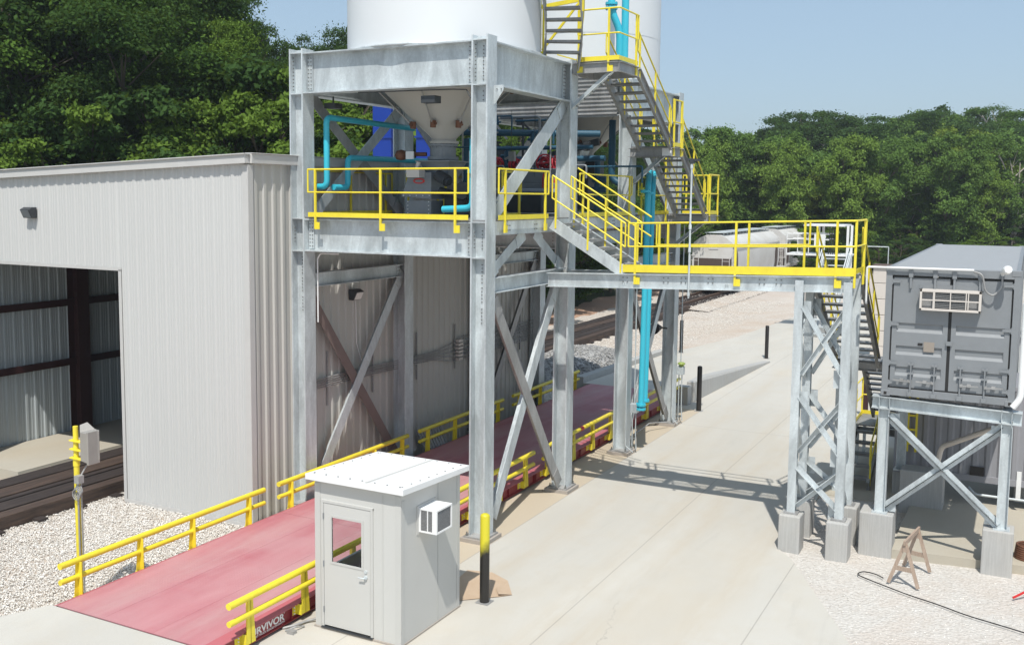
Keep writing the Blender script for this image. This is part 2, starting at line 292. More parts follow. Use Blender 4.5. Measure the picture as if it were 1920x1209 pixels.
# ---------------------------------------------------------------- mesh builder
class MB:
    def __init__(s): s.v = []; s.f = []; s.mi = []; s.sm = []; s.cur = 0
    def add(s, vs, fs, smooth=False):
        b = len(s.v); s.v += [tuple(p) for p in vs]
        for f in fs: s.f.append(tuple(i+b for i in f)); s.mi.append(s.cur); s.sm.append(smooth)
        return s
    def box(s, x0, y0, z0, x1, y1, z1):
        x0, x1 = min(x0, x1), max(x0, x1); y0, y1 = min(y0, y1), max(y0, y1); z0, z1 = min(z0, z1), max(z0, z1)
        return s.add([(x0, y0, z0), (x1, y0, z0), (x1, y1, z0), (x0, y1, z0), (x0, y0, z1), (x1, y0, z1), (x1, y1, z1), (x0, y1, z1)],
                     [(0, 3, 2, 1), (4, 5, 6, 7), (0, 1, 5, 4), (1, 2, 6, 5), (2, 3, 7, 6), (3, 0, 4, 7)])
    def frame(s, p, q, up):
        p = Vector(p); q = Vector(q); d = (q-p).normalized(); up = Vector(up)
        if abs(d.dot(up.normalized())) > .98: up = Vector((1, 0, 0)) if abs(d.x) < .9 else Vector((0, 1, 0))
        side = d.cross(up).normalized(); u = side.cross(d).normalized(); return p, q, side, u
    def bar(s, p, q, w, h, up=(0, 0, 1), oc=(0, 0)):           # w along side, h along up, offset centre oc
        p, q, a, u = s.frame(p, q, up); o = a*oc[0]+u*oc[1]
        vs = [e+o+a*(i*w/2)+u*(j*h/2) for e in (p, q) for i, j in ((-1, -1), (1, -1), (1, 1), (-1, 1))]
        return s.add(vs, [(0, 1, 2, 3), (7, 6, 5, 4), (0, 4, 5, 1), (1, 5, 6, 2), (2, 6, 7, 3), (3, 7, 4, 0)])
    def ibeam(s, p, q, d, b, up=(0, 0, 1), tf=.025, tw=.016):
        s.bar(p, q, tw, d-2*tf+.002, up); s.bar(p, q, b, tf, up, (0, d/2-tf/2)); s.bar(p, q, b, tf, up, (0, -d/2+tf/2)); return s
    def chan(s, p, q, d, b, up=(0, 0, 1), sgn=1, t=.014):
        s.bar(p, q, t, d, up); s.bar(p, q, b, t, up, (sgn*(b/2+t/2), d/2-t/2)); s.bar(p, q, b, t, up, (sgn*(b/2+t/2), -d/2+t/2)); return s
    def angle(s, p, q, a=.13, up=(0, 0, 1), t=.014, sgn=1):
        s.bar(p, q, a, t, up, (sgn*a/2, 0)); s.bar(p, q, t, a, up, (0, -a/2-t/2)); return s
    def tube(s, pts, r, n=8, cap=True):
        pts = [Vector(p) for p in pts]; rings = []; prev = None
        rr = r if isinstance(r, (list, tuple)) else [r]*len(pts)
        for i, p in enumerate(pts):
            d = (pts[min(i+1, len(pts)-1)]-pts[max(i-1, 0)]).normalized()
            if prev is None:
                up = Vector((0, 0, 1)) if abs(d.z) < .9 else Vector((1, 0, 0)); a = d.cross(up).normalized()
            else: a = (prev-d*prev.dot(d)).normalized()
            prev = a; b = d.cross(a)
            k = 1.
            if 0 < i < len(pts)-1:
                d1 = (p-pts[i-1]).normalized(); cosv = max(.3, d1.dot(d)); k = 1/cosv if cosv > .3 else 1
            rings.append([p+(a*math.cos(2*math.pi*j/n)+b*math.sin(2*math.pi*j/n))*rr[i]*min(k, 1.15) for j in range(n)])
        vs = [v for r_ in rings for v in r_]; fs = []
        for i in range(len(rings)-1):
            for j in range(n): fs.append((i*n+j, i*n+(j+1) % n, (i+1)*n+(j+1) % n, (i+1)*n+j))
        s.add(vs, fs, True)
        if cap: s.add(rings[0], [tuple(reversed(range(n)))]); s.add(rings[-1], [tuple(range(n))])
        return s
    def pipe(s, pts, r, n=10, br=None):                       # rounded bends
        pts = [Vector(p) for p in pts]; br = br or r*2.2; o = [pts[0]]
        for i in range(1, len(pts)-1):
            a, b, c = pts[i-1], pts[i], pts[i+1]; d1 = (a-b); d2 = (c-b); k = min(br, d1.length*.45, d2.length*.45)
            p1 = b+d1.normalized()*k; p2 = b+d2.normalized()*k
            for t in (0, .25, .5, .75, 1): o.append(p1*(1-t)**2+b*2*t*(1-t)+p2*t*t)
        o.append(pts[-1]); return s.tube(o, r, n)
    def lathe(s, c, prof, n=32, a0=0, a1=2*math.pi, smooth=True):
        full = abs(a1-a0-2*math.pi) < 1e-6; m = n if full else n+1; vs = []
        for r, z in prof:
            for j in range(m): t = a0+(a1-a0)*j/n; vs.append((c[0]+r*math.cos(t), c[1]+r*math.sin(t), c[2]+z))
        fs = []
        for i in range(len(prof)-1):
            for j in range(n): fs.append((i*m+j, i*m+(j+1) % m, (i+1)*m+(j+1) % m, (i+1)*m+j))
        return s.add(vs, fs, smooth)
    def prism(s, poly, z0, z1):
        n = len(poly); vs = [(x, y, z0) for x, y in poly]+[(x, y, z1) for x, y in poly]
        return s.add(vs, [tuple(reversed(range(n))), tuple(range(n, 2*n))]+[(i, (i+1) % n, n+(i+1) % n, n+i) for i in range(n)])
    def plate(s, pts, nrm, t):                                 # planar polygon with a thickness
        nrm = Vector(nrm).normalized()*t; n = len(pts); a = [Vector(p) for p in pts]; b = [p+nrm for p in a]
        return s.add(a+b, [tuple(reversed(range(n))), tuple(range(n, 2*n))]+[(i, (i+1) % n, n+(i+1) % n, n+i) for i in range(n)])
    def corr(s, a, b, z0, z1, nrm, pitch=.305, dep=.035, flat=.55, zt=None, minor=0):
        # ribbed sheet from a to b (2D points); ribs stand out along nrm; zt(x) gives a sloping top
        a = Vector((*a, 0)); b = Vector((*b, 0)); Ln = (b-a).length; d = (b-a)/Ln; nrm = Vector((*nrm, 0)); xs = []
        t = 0
        while t < Ln:
            f = pitch*flat; g = (pitch-f)*.22; w = pitch-f-2*g
            if minor: xs += [(t, 0), (t+f*.3, 0), (t+f*.36, minor), (t+f*.44, minor), (t+f*.5, 0), (t+f*.72, 0), (t+f*.78, minor), (t+f*.86, minor), (t+f*.92, 0), (t+f, 0), (t+f+g, dep), (t+f+g+w, dep)]
            else: xs += [(t, 0), (t+f, 0), (t+f+g, dep), (t+f+g+w, dep)]
            t += pitch
        xs = [q for q in xs if q[0] < Ln-.01]+[(Ln, 0)]
        vs = []
        for u, h in xs:
            p = a+d*u+nrm*h; zz = z1 if zt is None else zt(u/Ln); vs += [(p.x, p.y, z0), (p.x, p.y, zz)]
        return s.add(vs, [(2*i, 2*i+2, 2*i+3, 2*i+1) for i in range(len(xs)-1)])
    def build(s, name, mats, parent=None, bevel=0):
        if not isinstance(mats, (list, tuple)): mats = [mats]
        me = bpy.data.meshes.new(name); off = Vector(parent['_o']) if parent is not None and '_o' in parent else Vector((0, 0, 0))
        me.from_pydata([(x-off.x, y-off.y, z-off.z) for x, y, z in s.v], [], s.f)
        for m in mats: me.materials.append(M[m] if isinstance(m, str) else m)
        me.polygons.foreach_set('material_index', s.mi); me.polygons.foreach_set('use_smooth', s.sm); me.update()
        o = bpy.data.objects.new(name, me); COL.objects.link(o)
        if parent is not None: o.parent = parent; o['_o'] = tuple(off)
        if bevel:
            bv = o.modifiers.new('bevel', 'BEVEL'); bv.width = bevel; bv.segments = 2; bv.limit_method = 'ANGLE'; bv.angle_limit = R(40)
        return o
def tag(o, label=None, cat=None, group=None, kind=None):
    if label: o['label'] = label
    if cat: o['category'] = cat
    if group: o['group'] = group
    if kind: o['kind'] = kind
    return o
def thing(name, loc, label, cat, group=None):
    o = bpy.data.objects.new(name, None); COL.objects.link(o); o.location = loc; o['_o'] = tuple(loc); o.empty_display_size = .2
    return tag(o, label, cat, group)
def copy_tree(o, parent=None):
    c = o.copy(); COL.objects.link(c)
    if parent is not None: c.parent = parent
    for ch in list(o.children): copy_tree(ch, c)
    return c
def px(x, y, Z=None, Y=None, X=None):                          # read a position off the photograph, on a known plane
    d = cf_+cr_*((x-PPX)/FPX)-cu_*((y-PPY)/FPX); c = Vector(CAM)
    t = (Z-c.z)/d.z if Z is not None else ((Y-c.y)/d.y if Y is not None else (X-c.x)/d.x)
    return c+d*t
# ================================================================ SETTING
def terrain():
    xs = np.concatenate([np.linspace(-400, -40, 16), np.linspace(-36, 40, 60), np.linspace(46, 500, 18)])
    ys = np.concatenate([np.linspace(-60, -14, 8), np.linspace(-12, 80, 70), np.linspace(86, 900, 24)])
    X, Y = np.meshgrid(xs, ys); Z = -0.07+0*X
    Z = np.where(X < -5, -.17, Z); Z = np.where(X > 5, -.04, Z)
    Z += .02*np.sin(X*1.7+Y*.9)*np.cos(Y*1.3)
    Z += np.clip((-15-X)*.16, 0, 1.6)*(X < -15)
    Z += np.clip((Y-70)*.006, 0, 1.5)
    nx, ny = len(xs), len(ys); v = np.stack([X, Y, Z], -1).reshape(-1, 3)
    f = [(j*nx+i, j*nx+i+1, (j+1)*nx+i+1, (j+1)*nx+i) for j in range(ny-1) for i in range(nx-1)]
    b = MB(); b.add(v.tolist(), f, True); o = b.build('ground', 'ground'); tag(o, kind='structure')
terrain()
b = MB(); b.prism([(-5.1, -40), (40, -40), (20, -14), (7.66, -1.32), (5.95, 2.3), (5.62, 2.75), (5.62, 7.2), (8.6, 7.9), (8.6, 13), (16, 14), (16, 62), (1.2, 58), (-2.75, 47), (-3.6, 34.7), (-4.9, 28), (-5.1, 17)], -.35, 0)
tag(b.build('driveway', 'slab'), kind='structure')
def wedge(m, pts_top, zb=-.2):                                  # slab whose top corners have their own heights
    n = len(pts_top); vs = [(x, y, zb) for x, y, z in pts_top]+list(pts_top)
    m.add(vs, [tuple(reversed(range(n))), tuple(range(n, 2*n))]+[(i, (i+1) % n, n+(i+1) % n, n+i) for i in range(n)])
b = MB(); wedge(b, [(-4.55, -7.22, .34), (-6.6, -10.5, .1), (-6.6, -15, .005), (-.9, -15, .005), (-.98, -7.22, .34)]); tag(b.build('approach_ramp', 'slab'), kind='structure')
b = MB(); wedge(b, [(-.95, 16.62, .33), (-.55, 27.2, .012), (-5.0, 27.2, .012), (-4.75, 16.62, .33)]); tag(b.build('exit_ramp', 'slab'), kind='structure')
# kerb walls of the exit ramp
t = thing('ramp_wall', (-.6, 16.5, 0), 'long low concrete retaining wall tapering to nothing beside the ramp beyond the red scale', 'retaining wall')
b = MB(); b.plate([(-.8, 16.9, 0), (-.8, 16.9, .72), (-.8, 18.4, .72), (-.42, 27.3, .05), (-.42, 27.3, 0)], (1, .04, 0), .3); b.build('wall', 'conc', t, .015)
b = MB(); b.box(-.95, 16.15, 0, -.52, 16.6, .66); b.build('end_block', 'conc', t, .015)
t = thing('kerb', (-5.1, 16.6, 0), 'low shaded concrete kerb on the gravel side of the scale exit ramp', 'kerb')
b = MB(); b.plate([(-4.78, 16.7, 0), (-4.78, 16.7, .55), (-5.0, 27.3, .2), (-5.0, 27.3, 0)], (-1, 0, 0), .35); b.build('wall', 'conc', t, .015)
# grey gravel mounds (scattered stones as one mass)
def stones(name, n, fx, size, mat, kind='stuff', seed=1, lab=None, cat=None):
    g = np.random.default_rng(seed)
    base = np.array([(1, 0, 0), (-1, 0, 0), (0, 1, 0), (0, -1, 0), (0, 0, 1), (0, 0, -1)], float)
    tri = np.array([(0, 2, 4), (2, 1, 4), (1, 3, 4), (3, 0, 4), (2, 0, 5), (1, 2, 5), (3, 1, 5), (0, 3, 5)])
    P = fx(g, n); s = size*(.5+g.random(n)**2*1.1)
    V = base[None]*g.uniform(.6, 1.25, (n, 6, 1)); a = g.random(n)*6.283; c, sn = np.cos(a), np.sin(a)
    V = V*s[:, None, None]*np.array([1, .75, .42]); x = V[..., 0]*c[:, None]-V[..., 1]*sn[:, None]; y = V[..., 0]*sn[:, None]+V[..., 1]*c[:, None]
    tl = g.uniform(-.3, .3, n)[:, None]; z = V[..., 2]+x*tl
    V = np.stack([x, y, z], -1)+P[:, None]; F = tri[None]+(np.arange(n)*6)[:, None, None]
    me = bpy.data.meshes.new(name); me.vertices.add(n*6); me.vertices.foreach_set('co', V.ravel()); me.loops.add(n*24); me.loops.foreach_set('vertex_index', F.ravel())
    me.polygons.add(n*8); me.polygons.foreach_set('loop_start', np.arange(n*8)*3); me.polygons.foreach_set('loop_total', np.full(n*8, 3)); me.materials.append(M[mat]); me.update(calc_edges=True)
    o = bpy.data.objects.new(name, me); COL.objects.link(o); tag(o, lab, cat, kind=kind); return o
def gx_left(g, n):
    x = g.uniform(-9.9, -4.6, n*2); y = g.uniform(-9, 0, n*2)**1; x = x-np.where(g.random(n*2) < .2, g.uniform(0, 1, n*2), 0)
    k = ~((x > -5.3) & (y > -1.6)) & ~((x > -8.9) & (y > -1.35)) & (x+y*.1 > -10.4) & ~((x > -4.9) & (y < -7.0)) & ~((x > -6.6) & (y < -9)); P = np.stack([x[k], y[k], np.full(k.sum(), -.15)+g.random(k.sum())*.03], -1)[:n]
    if len(P) < n: P = np.concatenate([P, P[:n-len(P)]])
    return P
stones('gravel', 62000, gx_left, .022, 'stone', seed=3, lab='pale crushed limestone gravel between the timber crossing and the scale', cat='gravel')
def gx_right(g, n):
    y = g.uniform(-6, 3.6, n); x0 = np.where(y < 2.3, 6.0+(2.3-y)*.47, 5.9); x = x0+.05+g.random(n)*6
    return np.stack([x, y, np.full(n, -.035)], -1)
stones('gravel', 5000, gx_right, .017, 'stone', seed=4, lab='dusty crushed stone around the concrete piers and sawhorse', cat='gravel')
def gx_strip(g, n):
    y = g.uniform(14, 56, n); x = g.uniform(-9.7, -5.4, n); return np.stack([x, y, np.full(n, -.16)+g.random(n)*.04], -1)
stones('gravel', 16000, gx_strip, .036, 'stone', seed=6, lab='pale stone bed between the plank crossing and the ramps beyond the scale', cat='gravel')
def mound(g, n):
    a = g.random(n)*6.283; r = np.sqrt(g.random(n)); x = -7.9+r*np.cos(a)*1.9; y = 22.4+r*np.sin(a)*5.5
    return np.stack([x, y, -.15+.85*np.clip(1-r**1.5, 0, 1)+.05*g.random(n)], -1)
b = MB(); b.lathe((0, 0, 0), [(1.95, -.2), (1.5, .1), (1.0, .42), (.5, .6), (.02, .68)], 20)
b.v = [(-7.9+x*.97, 22.4+y*2.75, z) for x, y, z in b.v]; o = b.build('gravel_mound', 'ballast'); tag(o, 'heap of grey crushed stone beside the scale exit ramp', 'gravel heap', kind='stuff')
stones('gravel', 6000, mound, .06, 'ballast', seed=5, lab='grey loose stones covering the heap beside the exit ramp', cat='gravel')
# timber crossing + track
t = thing('plank_crossing', (-11.25, 20, 0), 'dark creosoted timber plank deck laid along the railway track, leading through the shed', 'plank crossing')
lay = [(-12.62, -12.0), (-11.95, -11.30), (-11.22, -10.98), (-10.93, -10.35), (-10.30, -9.9)]
for (x0, x1) in lay:
    b = MB(); y = -9.
    while y < 47:
        l = 3.2+random.random()*2; dz = random.uniform(-.012, .012); b.box(x0+random.uniform(0, .03), y, -.14, x1-random.uniform(0, .03), min(y+l-.02, 47.2), .17+dz); y += l
    b.build('plank', 'tie2' if x0 in (-10.30, -11.95) else 'tie', t, .012)
b = MB(); y = -9
while y < 46: b.box(-13.0, y, -.26, -9.68, y+.24, -.10+random.uniform(0, .03)); y += 1.1
b.build('sleeper', 'tie', t)
t = thing('railway_track', (-11.5, 50, 0), 'rusty railway rails on timber sleepers in grey ballast under the hopper cars', 'railway track')
M['rail'] = paint('rail_rust', (.16, .09, .06), .55, .5, .4, (.3, .28, .26), 5)
for x in (-12.22, -10.78): b = MB(); b.ibeam((x, 47.2, .12), (x, 190, .12), .17, .13, (0, 0, 1), .03, .03); b.build('rail', 'rail', t)
b = MB(); y = 47.6
while y < 110: b.box(-12.8, y, -.08, -10.2, y+.24, .05); y += .6
b.build('sleepers', 'tie', t)['kind'] = 'stuff'
b = MB(); b.add([(-13.6, 46.8, -.12), (-13.0, 46.8, .02), (-10.0, 46.8, .02), (-8.6, 46.8, -.12), (-13.6, 190, -.12), (-13.0, 190, .02), (-10.0, 190, .02), (-8.6, 190, -.12)], [(0, 1, 5, 4), (1, 2, 6, 5), (2, 3, 7, 6)]); b.v = [(x, y, z-.06 if z > 0 else z) for x, y, z in b.v]; tag(b.build('ballast_bed', 'ground'), kind='structure')
def gx_bal(g, n): y = g.uniform(46.5, 75, n); x = g.uniform(-13.4, -8.4, n); return np.stack([x, y, np.where(x > -10, -.1+.1*(-8.4-x)/1.6*-1*-1, .02)], -1)
stones('gravel', 4000, gx_bal, .05, 'stone', seed=8, lab='pale track ballast around the rails near the hopper cars', cat='gravel')
# ================================================================ STEEL SUPPORT FRAME
D, Bf, Wd, L1, G1, H, HB, HG = .382, .406, 4.772, 4.253, 4.229, 10.671, 9.662, 10.574
PL, PT = 6.084, 6.833
frame = thing('silo_support_structure', (-2.4, 6, 0), 'tall galvanised steel frame carrying the two silos above the red weighbridge', 'steel frame')
YS = [0, L1, L1+G1, 2*L1+G1]
def bolts(m, c, u, v, nu, nv, su, sv, r=.014, nrm=None):
    u = Vector(u); v = Vector(v); n = u.cross(v).normalized() if nrm is None else Vector(nrm)
    for i in range(nu):
        for j in range(nv):
            p = Vector(c)+u*((i-(nu-1)/2)*su)+v*((j-(nv-1)/2)*sv)
            m.tube([p-n*.002, p+n*.02], r, 6)
def column(x0, y0, top=H, levels=(HB, HG, PT, PL), faces=True):
    b = MB(); tf = .035
    b.box(x0, y0, .12, x0+tf, y0+Bf, top); b.box(x0+D-tf, y0, .12, x0+D, y0+Bf, top); b.box(x0+tf-.001, y0+Bf/2-.011, .12, x0+D-tf+.001, y0+Bf/2+.011, top-.01)
    for z in levels:
        for s in (0, 1): b.box(x0+tf+.001, y0+.005+s*(Bf/2+.012), z-.012, x0+D-tf-.001, y0+Bf/2-.013+s*(Bf/2+.0), z+.012)
    b.cur = 1
    if faces:
        cx = x0+D/2; yf = y0+Bf/2-.012
        for zz, nv in ((10.12, 10), (9.45, 3), (6.46, 6), (5.75, 6), (5.3, 5), (4.85, 5)):
            bolts(b, (cx+.05, yf, zz), (1, 0, 0), (0, 0, 1), 2 if zz < 6 or x0 > -1 else 1, nv, .11, .075 if nv != 3 else .09, .013, (0, -1, 0))
        for zz, nv in ((10.12, 10), (6.46, 5)): bolts(b, (x0+tf, y0+.1, zz), (0, 1, 0), (0, 0, 1), 1, nv, .1, .08, .013, (1, 0, 0))
    o = b.build('column', ['galv', 'bolt'], frame)
    g = MB(); g.box(x0-.07, y0-.10, .085, x0+D+.07, y0+Bf+.10, .12); g.cur = 1
    for i in (-1, 1):
        for j in (-1, 1):
            px_, py_ = x0+D/2+i*(D/2+.02), y0+Bf/2+j*(Bf/2+.04); g.tube([(px_, py_, .1), (px_, py_, .2)], .016, 6); g.tube([(px_, py_, .12), (px_, py_, .15)], .03, 6)
    g.cur = 2; g.box(x0-.13, y0-.15, 0, x0+D+.13, y0+Bf+.15, .084)
    g.build('base_plate', ['galv_dull', 'bolt', 'grout'], o)
    # dark galvanising-repair patch at the foot
    return o
for k, y in enumerate(YS):
    column(-D, y, levels=(HB, HG, PT, PL) if k in (0, 3) else (HB, HG), faces=k == 0)
    column(-Wd-D, y, faces=k == 0)
XR, XL = -D/2, -Wd-D/2; yc = [y+Bf/2 for y in YS]
def girder(p, q, d, bw, name='girder', tf=.03):
    b = MB(); b.ibeam(p, q, d, bw, (0, 0, 1), tf, .016)
    p = Vector(p); q = Vector(q); dr = (q-p).normalized(); sd_ = dr.cross(Vector((0, 0, 1)))
    for e, sg in ((p, 1), (q, -1)):
        for s in (-1, 1):
            c = e+dr*sg*.09+sd_*s*.03; b.cur = 0; b.bar(c-Vector((0, 0, d*.42)), c+Vector((0, 0, d*.42)), .02, .14, dr)
            b.cur = 1; bolts(b, c+sd_*s*.008, dr, (0, 0, 1), 2, max(2, int(d/.1)), .07, .085, .013, sd_*s)
    b.cur = 0
    return b.build(name, ['galv', 'bolt'], frame)
zc = (HB+HG)/2; dG = HG-HB
for x0, x1, y in ((-Wd, -D, yc[0]), (-Wd, -D, yc[1]), (-Wd, -D, yc[2]), (-Wd, -D, yc[3])): girder((x0, y, zc), (x1, y, zc), dG, .38)
for x in (XR, XL):
    for a, c in ((0, 1), (2, 3)): girder((x, YS[a]+Bf, zc), (x, YS[c], zc), dG, .36)
# outstanding gusset on front column
b = MB(); b.plate([(-.02, .28, 9.66), (.22, .28, 9.66), (.22, .28, 9.56), (.03, .28, 9.28), (-.02, .28, 9.28)], (0, 1, 0), .014); b.cur = 1; bolts(b, (.13, .27, 9.58), (1, 0, 0), (0, 0, 1), 2, 1, .1, .1, .012, (0, -1, 0)); b.build('gusset_plate', ['galv', 'bolt'], frame)
# decks under silos
for a, c in ((0, 1), (2, 3)):
    b = MB(); b.box(-Wd+.02, yc[a]+.02, HG-.30, -D-.02, yc[c]-.02, HG-.26)
    b.build('silo_deck', 'galv_dull', frame)
    b = MB()
    for x in (-4.1, -3.6, -1.2, -.7): b.ibeam((x, yc[a]+.05, HG-.46), (x, yc[c]-.05, HG-.46), .30, .16, (0, 0, 1), .014, .01)
    b.build('deck_joist', 'galv_dull', frame)
# ribbed fascia of second bay
b = MB(); y = yc[2]-.26; z = HB-.03
while z < HG+.1:
    b.add([(-Wd+.0, y, z), (-.42, y, z), (-.42, y, z+.05), (-Wd, y, z+.05), (-Wd, y-.04, z+.065), (-.42, y-.04, z+.065), (-.42, y-.04, z+.10), (-Wd, y-.04, z+.10)], [(0, 1, 2, 3), (3, 2, 5, 4), (4, 5, 6, 7)])
    b.add([(-Wd, y-.04, z+.10), (-.42, y-.04, z+.10), (-.42, y, z+.115), (-Wd, y, z+.115)], [(0, 1, 2, 3)]); z += .115
b.build('ribbed_fascia', 'galv_dull', frame)
# platform beams
girder((-Wd, yc[0], (PL+PT)/2), (-D, yc[0], (PL+PT)/2), PT-PL, .36)
girder((-Wd, yc[1], (PL+PT)/2), (-D, yc[1], (PL+PT)/2), PT-PL, .3)
girder((-Wd, yc[2], (PL+PT)/2), (-D, yc[2], (PL+PT)/2), PT-PL, .3)
girder((-Wd, yc[3], (PL+PT)/2), (-D, yc[3], (PL+PT)/2), PT-PL, .3)
for x in (-.02, -Wd-D+.05):
    b = MB(); b.chan((x, .45, 6.70), (x, YS[3]-.02, 6.70), .29, .08, (0, 0, 1), 1 if x < -1 else -1)
    b.cur = 1
    if x > -1:
        for yy in (1.0, 2.35, 5.2, 7.2): bolts(b, (x+.02, yy, 6.70), (0, 1, 0), (0, 0, 1), 2, 2, .1, .1, .013, (1, 0, 0))
    b.build('beam', ['galv', 'bolt'], frame)
for x, z in ((XR, 5.475), (XL, 5.38)):
    for a, c in ((0, 1), (2, 3)): girder((x, YS[a]+Bf, z), (x, YS[c], z), .33, .25, 'strut', .016)
girder((XR, YS[1]+Bf, 6.3), (XR, YS[2], 6.3), .33, .25, 'strut', .016)
# grating floor
def grating(m, x0, y0, x1, y1, z, t=.035):
    m.box(x0, y0, z-t, x1, y1, z)
b = MB(); grating(b, -Wd-.02, .04, -.02, 4.25, 6.88); grating(b, -Wd-.02, 4.68, -.02, 8.46, 6.88); grating(b, -Wd-.02, 8.9, -.02, 12.9, 6.88); b.build('grating', 'tread', frame)
# braces
def brace(p, q, a=.15, sgn=1, mat='galv', name='brace', up=(1, 0, 0), plates=True):
    b = MB(); b.angle(p, q, a, up, .014, sgn); b.angle(p, q, a, up, .014, -sgn)
    p = Vector(p); q = Vector(q)
    if plates:
        for e, o_ in ((p, q), (q, p)):
            d = (o_-e).normalized(); b.bar(e-d*.1, e+d*.35, .3, .012, up, (0, .02))
    b.build(name, mat, frame)
brace((XR, .80, .40), (XR, 3.95, 5.2), .15); brace((XR+.03, .70, 5.1), (XR+.03, 4.15, .30), .15, mat='galv_dull')
brace((XR, .62, 6.95), (XR, 4.2, 9.55), .20)
brace((XR, .5, 5.72), (XR, 2.05, 6.50), .12); brace((XR, 2.75, 6.50), (XR, 4.2, 5.66), .12)
M['primer'] = paint('brown_primer', (.20, .145, .13), .6, 0, .4, (.14, .11, .10), 3)
brace((XL, .45, 5.0), (XL, 4.1, .35), .14, mat='primer'); brace((XL+.03, 4.3, 5.25), (XL+.03, .55, .35), .14)
brace((XL, .6, 9.6), (XL, 4.3, 6.95), .14, mat='galv_dull'); brace((XL+.03, 4.2, 9.6), (XL+.03, .6, 6.95), .14)
brace((XR, 9.0, 5.1), (XR, 12.72, .35), .13, mat='galv_dull'); brace((XR+.03, 12.6, 5.1), (XR+.03, 9.0, .35), .13)
brace((XL, 9.0, 5.1), (XL, 12.72, .35), .13, mat='galv_dull'); brace((XL+.03, 12.6, 5.1), (XL+.03, 9.0, .35), .13, mat='galv_dull')
brace((XR, 9.0, 9.5), (XR, 12.6, 6.95), .14)
brace((XL, 5.0, 9.5), (XL, 8.4, 6.95), .14, mat='galv_dull'); brace((XL, 9.0, 6.95), (XL, 12.6, 9.5), .14, mat='galv_dull')
# ---------------------------------------------------------------- hand rails
def handrail(parent, pts, posts, h=1.07, toe=True, name='handrail', r=.021, drop=.28, off=None, ends=True, tz=.10):
    """pts: polyline of deck-edge points; posts: list of (segment, t)"""
    pts = [Vector(p) for p in pts]; b = MB(); up = Vector((0, 0, 1))
    top = [p+up*h for p in pts]; mid = [p+up*h*.52 for p in pts]
    b.pipe(top, r, 8, .05); b.pipe(mid, r*.9, 8, .05)
    if ends:
        for e in (0, -1): b.tube([top[e], mid[e]], r, 8)
    for sgm, t in posts:
        p = pts[sgm].lerp(pts[sgm+1], t); d = (pts[sgm+1]-pts[sgm]); d.z = 0; d.normalize(); n = Vector((-d.y, d.x, 0))
        b.bar(p-up*drop, p+up*h, .045, .045, d); b.bar(p-up*drop+d*.06, p-up*(drop-.16)+d*.06, .11 if abs(d.x) < 2 else .1, .012, n)
    o = b.build(name, 'yellow', parent)
    if toe:
        k = MB()
        for i in range(len(pts)-1):
            if abs(pts[i+1].z-pts[i].z) < .05: k.bar(pts[i]+up*.05, pts[i+1]+up*.05, .01, .105, up, (.0, 0))
        if k.v: k.build('toe_board', 'yellow', o)
    return o
zp = 6.88
handrail(frame, [(-4.62, -.03, zp), (-.42, -.03, zp)], [(0, .05), (0, .475), (0, .925)])
handrail(frame, [(.06, .42, zp), (.06, 2.9, zp)], [(0, .12), (0, .93)])
handrail(frame, [(.06, 4.72, zp), (.06, 8.42, zp)], [(0, .06), (0, .5), (0, .95)])
handrail(frame, [(.06, 8.95, zp), (.06, 11.7, zp)], [(0, .1), (0, .9)])
for ya, yb in ((.5, 4.2), (4.75, 8.4), (8.95, 12.7)): handrail(frame, [(-Wd-D-.0, ya, zp), (-Wd-D-.0, yb, zp)], [(0, .08), (0, .5), (0, .92)])
handrail(frame, [(-3.3, 3.9, zp), (-4.5, 3.9, zp)], [(0, .05), (0, .95)]); handrail(frame, [(-1.0, 3.6, zp), (-1.0, 2.6, zp)], [(0, .1), (0, .9)])
# ================================================================ SILOS
def silo(yc_, lab, name='silo'):
    cx = -2.42; t = thing(name, (cx, yc_, HG), lab, 'silo', 'white silos on the steel frame')
    Rr = 2.26; b = MB(); hs = [0, 1.5, 3.0, 4.5, 5.6]
    for z0_, z1_ in zip(hs[:-1], hs[1:]): b.lathe((cx, yc_, HG), [(Rr, z0_), (Rr, z1_)], 96); b.lathe((cx, yc_, HG), [(Rr+.008, z1_-.012), (Rr+.008, z1_+.012)], 96)
    b.build('shell', 'silo', t)
    b = MB(); b.lathe((cx, yc_, HG), [(Rr-.02, 0), (Rr+.10, 0), (Rr+.10, .05), (Rr+.0, .05)], 96); b.build('base_ring', 'galv', t)
    b = MB(); b.lathe((cx, yc_, HG), [(Rr, 5.6), (Rr*.6, 6.2), (.3, 6.6), (.02, 6.62)], 64); b.build('roof', 'silo', t)
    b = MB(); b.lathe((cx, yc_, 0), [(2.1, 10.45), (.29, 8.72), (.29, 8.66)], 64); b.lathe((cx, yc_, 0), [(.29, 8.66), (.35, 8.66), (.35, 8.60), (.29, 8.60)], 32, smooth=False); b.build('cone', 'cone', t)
    for a_ in (2.6, 3.9, 4.9, 5.7, .9):
        b = MB(); b2 = MB(); a = a_; p0 = Vector((cx+1.75*math.cos(a), yc_+1.75*math.sin(a), 9.95)); p1 = Vector((cx+.75*math.cos(a), yc_+.75*math.sin(a), 9.0))
        b2.tube([p0, p1], .022, 6); b.tube([p1+Vector((0, 0, -.06)), p1+Vector((.02, -.02, .10))], .07, 10); b.tube([p1, p1+Vector((.1*math.cos(a+.9), .1*math.sin(a+.9), .04))], .05, 8)
        b.tube([p0, p0+Vector((0, 0, -.1))], .045, 8)
        b2.build('air_line', 'galv_dull', t); b.build('air_pad', 'rust', t)
    return t
silo(2.33, 'nearer white steel silo, its lower shell cut by the top of the photo'); silo(10.82, 'farther white steel silo behind the cyan pipes and upper landing')
